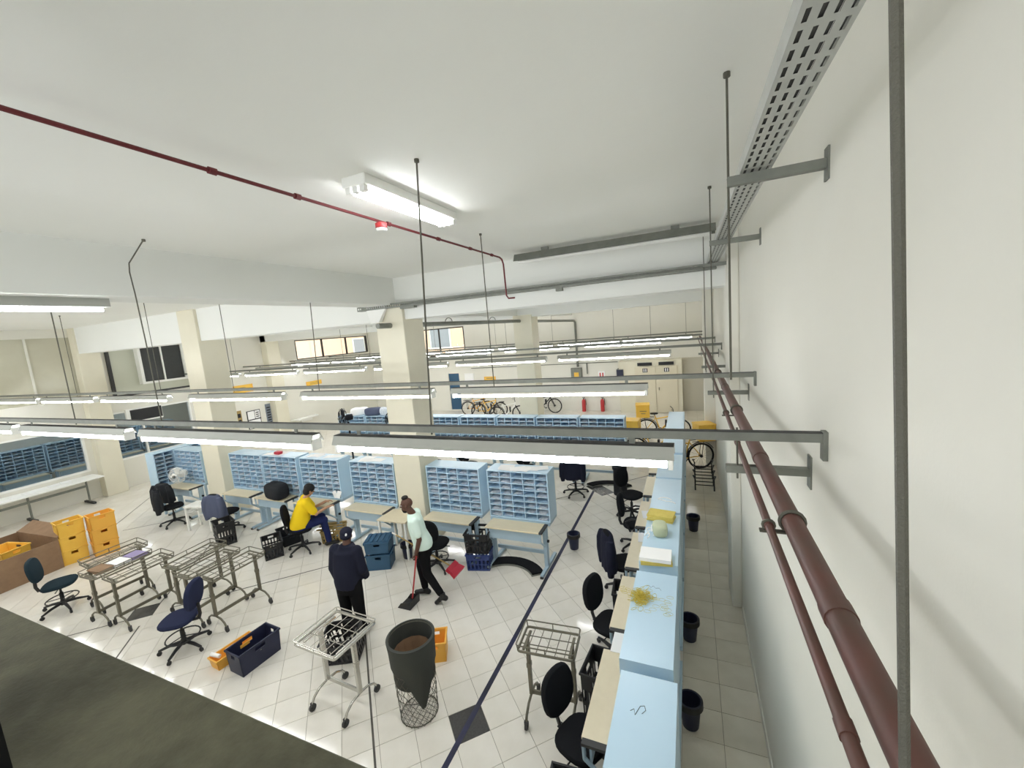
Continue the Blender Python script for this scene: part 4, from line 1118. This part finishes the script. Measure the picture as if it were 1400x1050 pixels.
o = MB().tube(arc((-.36, 5.6, TOPZ+.002), .09, .3, 2.8, 10)+arc((-.3, 5.5, TOPZ+.002), .08, 2, .3, 8), .006, 5).build('paper_strip', M_paper); tag(o, 'white paper strip curling on the case beyond yellow papers', 'paper')
# papers on front row tops
rr = random.Random(21)
for x, n_ in ((-2.82, 9), (-6.0, 4), (-7.5, 5), (-8.8, 3)):
    for k in range(n_):
        o = MB().box(-.14, -.1, 0, .14, .1, .0012).build('paper_sheet', M_paper); o.location = (x+rr.uniform(-.38, .38), 6.48+rr.uniform(-.07, .08), TOPZ+.0014*k); o.rotation_euler = (0, 0, rr.uniform(-.5, .5))
        tag(o, f'white paper sheet on the case top {[w for q, w in FR if abs(q-x) < .15][0]}', 'paper', f'papers on the case {[w for q, w in FR if abs(q-x) < .15][0]}')
for k, (x, y) in enumerate(((-.72, 3.95), (-.7, 6.2), (-.72, 7.0))):
    o = MB().box(-.1, -.14, 0, .1, .14, .004).build('paper_sheet', M_paper); o.location = (x, y, .773); o.rotation_euler = (0, 0, .1*k); tag(o, ['white sheet on aisle desk by the crate with papers', 'white sheet on aisle desk beyond the jacket', 'white sheet on aisle desk near loop armrests'][k], 'paper')

# ------------------------------------------------------------------ fans
def make_fan(label, loc, rz, h=2.05, r_=.25, m=M_charc, pole=True):
    t = thing('pedestal_fan', label, 'fan', loc, rz)
    if pole:
        MB().lathe([(.24, 0), (.24, .02), (.2, .04), (.04, .06)], 22).build('base', m, t, True)
        MB().tube([(0, .1, .04), (0, .1, h-.12)], .025, 10).build('pole', m, t, True)
    b = MB(); b.M = Matrix.Translation((0, .1, h)) @ Matrix.Rotation(R(90), 4, 'X'); b.lathe([(.02, -.14), (.08, -.12), (.09, .0), (.06, .06)], 16); b.M = Matrix()
    b.build('motor', m, t, True)
    b = MB()
    for zz, rr_ in ((0, r_), (-.05, r_*.97), (.05, r_*.97), (-.09, r_*.7), (-.1, r_*.4), (.08, r_*.7)):
        b.tube([(rr_*math.cos(q*PI/14), zz-.02, h+rr_*math.sin(q*PI/14)) for q in range(28)], .005 if rr_ < r_ else .009, 4, True)
    for k in range(28):
        a = k*PI/14; c, s_ = math.cos(a), math.sin(a)
        b.tube([(c*.06, -.125, h+s_*.06), (c*r_*.7, -.11, h+s_*r_*.7), (c*r_, -.02, h+s_*r_), (c*r_*.7, .06, h+s_*r_*.7)], .003, 4)
    b.build('cage', m, t)
    b = MB()
    for k in range(4):
        a = k*PI/2; ax = Vector((math.cos(a), 0, math.sin(a))); ay = Vector((-math.sin(a), 0, math.cos(a)))
        p = [Vector((0, -.02, h))+ax*u*r_+ay*v*r_+Vector((0, w, 0)) for u, v, w in ((.1, -.1, .02), (.8, -.3, .04), (.88, .25, -.03), (.15, .12, -.02))]
        b.add(p+[q+Vector((0, .004, 0)) for q in p], [(0, 1, 2, 3), (7, 6, 5, 4), (0, 4, 5, 1), (1, 5, 6, 2), (2, 6, 7, 3), (3, 7, 4, 0)])
    b.build('blades', m, t)
    MB().ball((0, -.13, h), .035, 10, 6).build('hub', M_galv, t, True)
make_fan('dark grey pedestal fan facing the sill behind the front row', (-8.75, 8.4, 0), R(-35), 2.07, .27)
make_fan('dark pedestal fan seen edge on near the main pillar', (-7.45, 8.9, 0), R(62), 1.95, .26)
make_fan('white desk fan with wire cage on the desk by side wall', (-12.2, 6.02, .79), R(20), .3, .2, M_white, False)

# ------------------------------------------------------------------ bicycles
def make_bike(label, loc, rz, frame, box=True, rack=True, group='bicycles'):
    t = thing('bicycle', label, 'bicycle', loc, rz, group)      # runs along +X, rear wheel at 0
    rw, fwx, wr = (0, 0, .34), (1.06, 0, .34), .33
    for c, nm in ((rw, 'rear_wheel'), (fwx, 'front_wheel')):
        w = MB().tube(arc(c, wr, 0, 2*PI, 26, (1, 0, 0), (0, 0, 1))[:-1], .026, 8, True).build(nm, M_tyre, t, True)
        b = MB()
        for k in range(14): a = 2*PI*k/14; b.tube([c, (c[0]+wr*math.cos(a), 0, c[2]+wr*math.sin(a))], .0025, 3)
        b.build('spokes', M_steel, w)
        MB().tube([(c[0], -.05, c[2]), (c[0], .05, c[2])], .04, 10).build('hub', M_edge, w)
    b = MB()
    for p, q, r_ in (((0, 0, .34), (.44, 0, .3), .014), ((0, 0, .34), (.3, 0, .74), .012), ((.44, 0, .3), (.28, 0, .82), .018), ((.44, 0, .3), (.86, 0, .72), .026), ((.3, 0, .7), (.85, 0, .8), .02), ((.85, 0, .68), (.88, 0, .86), .022)): b.tube([p, q], r_, 8)
    b.build('frame', frame, t, True)
    b = MB(); b.tube([(.88, -.05, .7), (1.06, -.05, .34)], .014, 6); b.tube([(.88, .05, .7), (1.06, .05, .34)], .014, 6); b.tube([(.88, -.05, .7), (.88, .05, .7)], .014, 6); b.build('fork', M_black, t)
    b = MB(); b.tube([(.88, 0, .84), (.86, 0, 1.0)], .014, 6); b.tube([(.8, -.3, 1.06), (.86, -.12, 1.02), (.86, .12, 1.02), (.8, .3, 1.06)], .012, 6); b.build('handlebar', M_black, t, True)
    b = MB(); b.pad((.26, 0, .86), .13, .07, 0, .05, 2.2, 14); b.tube([(.28, 0, .8), (.27, 0, .87)], .013, 6); b.build('saddle', M_black, t, True)
    b = MB(); b.tube(arc((.44, 0, .3), .09, 0, 2*PI, 14, (1, 0, 0), (0, 0, 1))[:-1], .012, 5, True); b.tube([(.44, .08, .3), (.58, .08, .22)], .01, 5); b.tube([(.44, -.08, .3), (.3, -.08, .38)], .01, 5); b.box(.54, .06, .2, .62, .16, .225); b.box(.26, -.16, .37, .34, -.06, .395); b.build('crankset', M_black, t)
    MB().tube(arc((0, 0, .34), .38, R(10), R(150), 12, (1, 0, 0), (0, 0, 1)), .03, 6, sq=.4).build('mudguard', M_black, t, True)
    MB().box(.6, -.05, .42, .66, .05, .66).build('battery', M_black, t)
    if rack:
        b = MB(); b.tube([(-.2, -.08, .76), (.25, -.08, .76)], .01, 5); b.tube([(-.2, .08, .76), (.25, .08, .76)], .01, 5); b.tube([(0, .08, .34), (-.05, .08, .76)], .008, 5); b.tube([(0, -.08, .34), (-.05, -.08, .76)], .008, 5); b.build('rack', M_black, t)
    if box:
        bx = MB().box(-.32, -.22, .78, .12, .22, 1.2).build('delivery_box', M_yellow, t, bevel=.02)
        MB().box(-.33, -.23, 1.19, .13, .23, 1.23).build('lid', M_yellow, bx, bevel=.01)
        MB().box(-.2, -.226, 1.0, .02, -.221, 1.03).build('print', M_wood, bx); MB().box(-.16, -.226, .92, -.02, -.221, .95).build('print', M_wood, bx)
    return t
make_bike('yellow delivery bicycle with yellow box near the toilet doors', (-1.42, 14.4, 0), R(6), M_yellow)
make_bike('yellow delivery bicycle half hidden at the second row end', (-1.5, 12.1, 0), R(-4), M_yellow)
make_bike('yellow bicycle parked in the rack at the aisle end', (.2, 11.72, 0), R(203), M_yellow, True)
make_bike('yellow bicycle leaning near the back wall beside far pillar', (-9.4, 17.3, 0), R(20), M_yellow, False)
make_bike('second yellow bicycle near back wall behind the first', (-10.3, 17.9, 0), R(10), M_orange, False)
make_bike('dark bicycle by the back wall between pillar and extinguishers', (-7.0, 18.5, 0), R(0), M_black, False)
make_bike('pale grey bicycle standing left of the far pillar', (-8.1, 16.6, 0), R(15), M_white, False)
t = thing('bicycle_rack', 'black wavy tube bicycle rack in the aisle', 'rack', (.24, 10.1, 0))
for sx in (-1, 1):
    pts = []
    for k in range(4):
        y = k*.4; pts += [(sx*.2, y, .02), (sx*.2, y+.08, .26), (sx*.24, y+.2, .3), (sx*.2, y+.32, .26)]
    MB().tube(pts, .016, 7).build('side_tube', M_black, t, True)
for k in range(7):
    y = .04+k*.22; MB().tube([(-.21, y, .14), (.21, y, .14)], .012, 6).build('cross_tube', M_black, t)
# dark bin shaped cover by far aisle
t = thing('covered_stool', 'dark grey covered stool beyond the far aisle chair', 'stool', (-1.6, 9.6, 0)); MB().lathe([(.16, 0), (.16, .02), (.15, .6), (.17, .62), (.17, .68), (.14, .7)], 18).build('cover', M_charc, t, True); MB().lathe([(.13, .7), (.12, .74), (0, .75)], 18).build('cushion', M_blackf, t, True)

# ------------------------------------------------------------------ people
def V(*a): return Vector(a)
def limb(b, pts, rs, n=12):
    pts = [Vector(p) for p in pts]
    b.tube(pts, rs, n)
    for p, r_ in zip(pts, rs): b.ball(p, r_*1.0, n, 7)
def ering(c, side, fwd_, rs, rf, n=20, e=2.4):
    out = []
    for j in range(n):
        a = 2*PI*j/n; ca, sa = math.cos(a), math.sin(a)
        out.append(Vector(c)+side*rs*math.copysign(abs(ca)**(2/e), ca)+fwd_*rf*math.copysign(abs(sa)**(2/e), sa))
    return out
def head(b, c, f, u, sc=1.0):
    """skull, jaw, nose, ears, lips, brow; c is the head centre"""
    f = f.normalized(); s_ = f.cross(u).normalized(); u = s_.cross(f).normalized()
    M = Matrix((s_, f, u)).transposed()
    def P(x, y, z): return Vector(c)+(s_*x+f*y+u*z)*sc
    b.ball(P(0, -.012, .028), (.073*sc, .092*sc, .085*sc), 18, 12, M)
    b.ball(P(0, .018, -.04), (.058*sc, .068*sc, .072*sc), 16, 10, M)
    b.ball(P(0, .04, -.088), (.034*sc, .034*sc, .026*sc), 10, 8, M)
    b.tube([P(0, .082, .016), P(0, .098, -.012), P(0, .104, -.028)], [.008*sc, .012*sc, .016*sc], 8)
    b.ball(P(0, .083, -.06), (.024*sc, .012*sc, .01*sc), 10, 6, M)
    b.ball(P(0, .078, .026), (.05*sc, .012*sc, .009*sc), 10, 6, M)
    for sx in (-1, 1): b.ball(P(sx*.076, -.01, -.008), (.012*sc, .02*sc, .032*sc), 8, 8, M)
    return P, M
def hand(b, w, d, nrm, thumb, sc=1.0, curl=.5):
    """wrist w, finger direction d, palm normal nrm, thumb side vector"""
    d = d.normalized(); th = thumb.normalized(); nr = nrm.normalized()
    M = Matrix((th, d, nr)).transposed()
    b.ball(w+d*.045*sc, (.04*sc, .056*sc, .019*sc), 12, 8, M)
    for k, (o_, L) in enumerate(((.03, .072), (.011, .082), (-.009, .076), (-.028, .06))):
        p0 = w+d*.08*sc+th*o_*sc
        d1 = (d*math.cos(curl*.6)+nr*math.sin(curl*.6)); d2 = (d*math.cos(curl*1.5)+nr*math.sin(curl*1.5)); d3 = (d*math.cos(curl*2.3)+nr*math.sin(curl*2.3))
        p1 = p0+d1*L*.45*sc; p2 = p1+d2*L*.32*sc; p3 = p2+d3*L*.23*sc
        b.tube([p0-d*.02*sc, p0, p1, p2, p3], [.009*sc, .0095*sc, .009*sc, .0085*sc, .007*sc], 7)
        b.ball(p3, .007*sc, 6, 5)
    p0 = w+d*.025*sc+th*.03*sc; p1 = p0+(d*.5+th*.75+nr*.3).normalized()*.035*sc; p2 = p1+(d*.85+th*.25+nr*.45).normalized()*.03*sc
    b.tube([w+d*.02*sc, p0, p1, p2], [.014*sc, .013*sc, .011*sc, .008*sc], 7); b.ball(p2, .008*sc, 6, 5)
def shoe(b, ankle, toe, r_=.045):
    a = Vector(ankle); t_ = Vector(toe); d = (t_-a); dh = Vector((d.x, d.y, 0)).normalized()
    heel = a-dh*.05-Vector((0, 0, .03))
    b.tube([heel, a+dh*.03-Vector((0, 0, .03)), (a+t_)/2-Vector((0, 0, .01)), t_], [.042, .046, .046, .036], 12, sq=.8)
    b.ball(t_, (.04, .04, .03), 10, 7); b.ball(heel, .042, 10, 7); b.tube([a-Vector((0, 0, .03)), a+Vector((0, 0, .05))], [.05, .045], 10)
def eyes(P, M, parent, sc=1.0):
    for sx in (-1, 1):
        b = MB(); b.ball(P(sx*.031, .078, .008), (.013*sc, .008*sc, .007*sc), 8, 6, M); e = b.build('eye', M_white, parent, True)
        b = MB(); b.ball(P(sx*.031, .0845, .008), (.006*sc, .003*sc, .006*sc), 8, 6, M); b.build('iris', M_hair, e, True)

# --- person in pale mint shirt walking towards the left with dustpan and broom
F = V(-.86, -.5, 0).normalized(); U = V(0, 0, 1)
hip = V(-3.89, 4.95, .86); chest = V(-3.96, 4.93, 1.22); neck = V(-4.0, 4.91, 1.43); hd = V(-4.06, 4.88, 1.565)
side = V(-.5, .86, 0).normalized()
Lsh, Lel, Lwr = chest-side*.17+V(0, 0, .13), chest-side*.21-F*.05+V(0, 0, -.14), V(-3.87, 4.74, .87)
Rsh, Rel, Rwr = chest+side*.17+V(0, 0, .13), chest+side*.2+F*.06+V(0, 0, -.14), V(-4.15, 5.13, .84)
Rhip, Rkn, Ran = hip+side*.08, V(-4.04, 5.02, .48), V(-3.98, 5.0, .09)
Lhip, Lkn, Lan = hip-side*.08, V(-3.82, 4.88, .46), V(-3.57, 4.86, .15)
b = MB()
P1, M1 = head(b, hd, V(-.9, -.42, -.12), V(-.12, -.05, 1), .98)
b.tube([chest, neck, hd+V(.01, 0, -.04)], [.07, .056, .052], 12)
b.loft([ering(hip, side, F, .14, .1), ering(hip+V(0, 0, .18), side, F, .135, .095), ering(chest, side, F, .165, .105), ering(chest+V(-.02, 0, .15), side, F, .13, .08)])
limb(b, [Lsh, Lel, Lwr], [.05, .04, .03]); limb(b, [Rsh, Rel, Rwr], [.05, .04, .03])
limb(b, [Lhip, Lkn, Lan], [.075, .052, .036]); limb(b, [Rhip, Rkn, Ran], [.075, .052, .036])
hand(b, Lwr, V(-.06, -.02, -1), V(-.9, .3, 0), V(-.3, -.9, 0), .95, .95)
hand(b, Rwr, V(-.5, -.1, -.85), V(-.7, -.6, 0), V(-.4, .8, -.2), .95, .9)
pm = bake(b, 'person', M_skin, .0075, 2)
tag(pm, 'person in pale mint shirt and black trousers walking with a dustpan', 'person')
b = MB()
b.loft([ering(hip+V(.0, 0, .02), side, F, .19, .15), ering(hip+V(.0, 0, .1), side, F, .185, .145), ering(chest+V(.02, 0, -.1), side, F, .178, .125), ering(chest, side, F, .185, .125), ering(chest+V(-.015, 0, .12), side, F, .178, .11), ering(neck+V(.01, 0, -.04), side, F, .1, .085), ering(neck+V(0, 0, -.005), side, F, .068, .068)])
for sh, el in ((Lsh, Lel), (Rsh, Rel)): limb(b, [sh+(chest-sh)*.25, sh, sh+(el-sh)*.7], [.075, .072, .066])
bake(b, 'shirt', M_mint, .012, 3, pm)
b = MB()
b.loft([ering(hip+V(0, 0, -.12), side, F, .155, .125), ering(hip+V(0, 0, .0), side, F, .17, .135), ering(hip+V(0, 0, .1), side, F, .155, .12)])
for h_, k_, a_ in ((Lhip, Lkn, Lan), (Rhip, Rkn, Ran)): limb(b, [h_, h_+(k_-h_)*.5, k_, a_+(k_-a_)*.15], [.098, .088, .07, .056])
bake(b, 'trousers', M_trouser, .012, 3, pm)
b = MB(); shoe(b, Ran, (-4.15, 4.98, .035)); bake(b, 'shoe', M_shoe, .01, 2, pm)
b = MB(); shoe(b, Lan, (-3.68, 4.85, .03)); bake(b, 'shoe', M_shoe, .01, 2, pm)
b = MB(); b.ball(P1(0, .0, .118), (.05, .055, .035), 12, 8, M1); bake(b, 'hair_knot', M_hair, .008, 1, pm)
b = MB(); b.ball(P1(0, .035, -.085), (.05, .05, .042), 12, 8, M1); b.ball(P1(0, .06, -.065), (.04, .03, .03), 10, 8, M1); bake(b, 'beard', M_hair, .008, 1, pm)
eyes(P1, M1, pm, .95)

# long handled dustpan in the near hand
t = thing('dustpan', 'black dustpan on a long red handle held near floor', 'dustpan', (-4.06, 4.72, 0))
MB().tube([(.2, .0, .84), (.03, .0, .12)], .012, 8).build('handle', M_redm, t, True)
MB().add([(-.17, -.12, .004), (.06, -.12, .004), (.06, .12, .004), (-.17, .12, .004), (-.1, -.12, .09), (.07, -.12, .13), (.07, .12, .13), (-.1, .12, .09)], [(0, 1, 2, 3), (1, 5, 6, 2), (0, 4, 5, 1), (3, 2, 6, 7)]).build('pan', M_black, t).modifiers.new('s', 'SOLIDIFY').thickness = .006
# broom carried in the far hand
t = thing('broom', 'wooden broom with red head held level behind the walker', 'broom', (-4.1, 5.2, .7))
MB().tube([(-.56, -.02, .17), (.5, 0, -.26)], .011, 8).build('handle', M_wood, t, True)
MB().tube([(-.58, -.02, .178), (-.5, -.02, .148)], .013, 8).build('ferrule', M_white, t, True)
b = MB(); b.M = Matrix.Translation((.52, 0, -.27)) @ Matrix.Rotation(R(32), 4, 'Y'); b.box(-.03, -.13, -.03, .05, .13, .03); b.M = Matrix(); b.build('head', M_redp, t, bevel=.008)
b = MB(); b.M = Matrix.Translation((.52, 0, -.27)) @ Matrix.Rotation(R(32), 4, 'Y'); b.loft([[(.05, -.12, -.025), (.05, .12, -.025), (.05, .12, .025), (.05, -.12, .025)], [(.16, -.15, -.03), (.16, .15, -.03), (.16, .15, .03), (.16, -.15, .03)]]); b.M = Matrix(); b.build('bristles', M_redp, t)

# --- person in dark jacket and cap, back to the viewer
F = V(-.15, 1, 0).normalized(); side = V(1, .15, 0).normalized()
hip = V(-4.42, 3.92, .84); chest = V(-4.42, 3.95, 1.16); neck = V(-4.41, 3.97, 1.35); hd = V(-4.42, 4.0, 1.475)
Lsh, Lel, Lwr = chest-side*.17+V(0, 0, .12), chest-side*.215+V(0, -.02, -.14), chest-side*.205+F*.04+V(0, 0, -.39)
Rsh, Rel, Rwr = chest+side*.17+V(0, 0, .12), chest+side*.22+V(0, 0, -.14), chest+side*.16+F*.14+V(0, 0, -.33)
Lhip, Lkn, Lan = hip-side*.09, hip-side*.12+F*.03+V(0, 0, -.42), hip-side*.12-V(0, 0, .76)
Rhip, Rkn, Ran = hip+side*.09, hip+side*.1+F*.02+V(0, 0, -.42), hip+side*.1+F*.04-V(0, 0, .76)
b = MB()
P2, M2 = head(b, hd, F+V(-.35, 0, -.25), U, .95)
b.tube([chest, neck, hd+V(0, 0, -.05)], [.07, .058, .054], 12)
b.loft([ering(hip, side, F, .15, .1), ering(hip+V(0, 0, .18), side, F, .14, .1), ering(chest, side, F, .17, .105), ering(chest+V(0, 0, .14), side, F, .13, .08)])
limb(b, [Lsh, Lel, Lwr], [.05, .042, .03]); limb(b, [Rsh, Rel, Rwr], [.05, .042, .03])
limb(b, [Lhip, Lkn, Lan], [.08, .055, .038]); limb(b, [Rhip, Rkn, Ran], [.08, .055, .038])
hand(b, Lwr, V(.05, .1, -1), side, F*1.0, .95, .6); hand(b, Rwr, V(-.3, .5, -.7), -side, F, .95, .6)
pd = bake(b, 'person', M_skin, .0075, 2)
tag(pd, 'person in dark navy jacket and cap standing behind the chrome trolley', 'person')
b = MB()
b.loft([ering(hip+V(0, 0, -.06), side, F, .175, .145), ering(hip+V(0, 0, .03), side, F, .185, .15), ering(hip+V(0, 0, .18), side, F, .178, .145), ering(chest, side, F, .185, .145), ering(chest+V(0, 0, .12), side, F, .17, .125), ering(neck+V(0, 0, -.04), side, F, .12, .1), ering(neck+V(0, -.005, .02), side, F, .085, .085)])
for sh, el, wr in ((Lsh, Lel, Lwr), (Rsh, Rel, Rwr)): limb(b, [sh+(chest-sh)*.2, sh, el, wr+(el-wr)*.08], [.085, .082, .072, .056])
bake(b, 'jacket', M_jacket, .013, 3, pd)
b = MB()
b.loft([ering(hip+V(0, 0, -.14), side, F, .17, .13), ering(hip, side, F, .185, .14), ering(hip+V(0, 0, .1), side, F, .16, .12)])
for h_, k_, a_ in ((Lhip, Lkn, Lan), (Rhip, Rkn, Ran)): limb(b, [h_, h_+(k_-h_)*.5, k_, a_+(k_-a_)*.1], [.105, .096, .078, .066])
bake(b, 'trousers', M_trouser, .012, 3, pd)
for a_ in (Lan, Ran):
    b = MB(); tp = a_+F*.17; shoe(b, a_, (tp.x, tp.y, .035)); bake(b, 'shoe', M_shoe, .01, 2, pd)
b = MB(); b.ball(P2(0, -.014, .045), (.082, .1, .075), 18, 10, M2); b.ball(P2(0, -.03, .0), (.08, .08, .06), 14, 10, M2)
b.ball(P2(0, .1, .042), (.062, .06, .009), 12, 6, M2); b.ball(P2(0, -.012, .118), (.01, .01, .008), 6, 5, M2)
cp = bake(b, 'cap', M_jacket, .008, 2, pd)
b = MB(); b.ball(P2(.03, -.108, .03), (.016, .006, .02), 8, 6, M2); b.build('cap_badge', M_paper, cp, True)
eyes(P2, M2, pd, .95)

# --- seated person in yellow at a desk
F = V(.6, .8, 0).normalized(); side = V(.8, -.6, 0).normalized()
hip = V(-7.3, 5.52, .56); chest = V(-7.24, 5.58, .9); neck = V(-7.19, 5.64, 1.09); hd = V(-7.13, 5.7, 1.225)
Lsh, Rsh = chest-side*.18+V(.04, .04, .12), chest+side*.18+V(.04, .04, .12)
Lel, Rel = Lsh+V(.1, .1, -.24), Rsh+V(.12, .1, -.24)
Lwr, Rwr = Lel+V(.17, .17, .08), Rel+V(.12, .2, .07)
Lkn, Rkn = hip-side*.1+F*.4, hip+side*.12+F*.42
Lan, Ran = V(Lkn.x+.06, Lkn.y+.02, .09), V(Rkn.x+.04, Rkn.y+.02, .09)
b = MB()
P3, M3 = head(b, hd, V(.35, .85, -.5), V(.2, .25, 1), 1.0)
b.tube([chest, neck, hd+V(-.01, 0, -.05)], [.07, .055, .05], 12)
b.loft([ering(hip, side, F, .16, .12), ering((hip+chest)/2, side, F, .14, .11), ering(chest, side, F, .16, .11), ering(chest+V(.04, .04, .14), side, F, .12, .08)])
limb(b, [Lsh, Lel, Lwr], [.05, .042, .028]); limb(b, [Rsh, Rel, Rwr], [.05, .042, .028])
limb(b, [hip-side*.09, Lkn, Lan], [.085, .058, .04]); limb(b, [hip+side*.09, Rkn, Ran], [.085, .058, .04])
hand(b, Lwr, V(.7, .7, .0), V(0, 0, -1), side, .92, .5); hand(b, Rwr, V(.5, .8, .1), V(-.3, 0, -1), -side, .92, .5)
py = bake(b, 'person', M_skin2, .0075, 2)
tag(py, 'person in yellow shirt seated at a front row desk', 'person')
b = MB()
b.loft([ering(hip+V(-.01, -.01, -.03), side, F, .225, .19), ering(hip+V(0, 0, .08), side, F, .235, .19), ering((hip+chest)/2+V(0, 0, .05), side, F, .215, .17), ering(chest, side, F, .215, .15), ering(chest+V(.03, .03, .12), side, F, .2, .125), ering(neck+V(-.02, -.02, -.04), side, F, .1, .09), ering(neck, side, F, .07, .07)])
for sh, el in ((Lsh, Lel), (Rsh, Rel)): limb(b, [sh+(chest-sh)*.25, sh, sh+(el-sh)*.75], [.088, .085, .076])
bake(b, 'shirt', M_yshirt, .012, 3, py)
b = MB()
b.loft([ering(hip+V(0, 0, -.07), side, F, .2, .18), ering(hip, side, F, .2, .18), ering(hip+V(0, 0, .07), side, F, .17, .14)])
limb(b, [hip-side*.1, Lkn, Lan+V(0, 0, .04)], [.115, .082, .06]); limb(b, [hip+side*.1, Rkn, Ran+V(0, 0, .04)], [.115, .082, .06])
bake(b, 'trousers', M_jean, .012, 3, py)
for a_ in (Lan, Ran):
    b = MB(); tp = a_+F*.16; shoe(b, a_, (tp.x, tp.y, .035)); bake(b, 'shoe', M_shoe, .01, 2, py)
b = MB(); b.ball(P3(0, -.022, .042), (.096, .106, .092), 18, 12, M3); b.ball(P3(0, -.045, -.03), (.092, .07, .085), 14, 10, M3)
bake(b, 'hair', M_hair, .009, 2, py)
eyes(P3, M3, py, 1.0)
for k, (dx, a, lab) in enumerate(((0, -.5, 'white letter held up by the person in yellow'), (.1, .3, 'second white letter held in front of the yellow shirt'))):
    o = MB().box(-.045, -.002, -.075, .045, .002, .075).build('letter', M_paper); o.location = (Lwr.x+.16+dx, Lwr.y+.12, Lwr.z+.12); o.rotation_euler = (-.3, a, .3); tag(o, lab, 'letter')
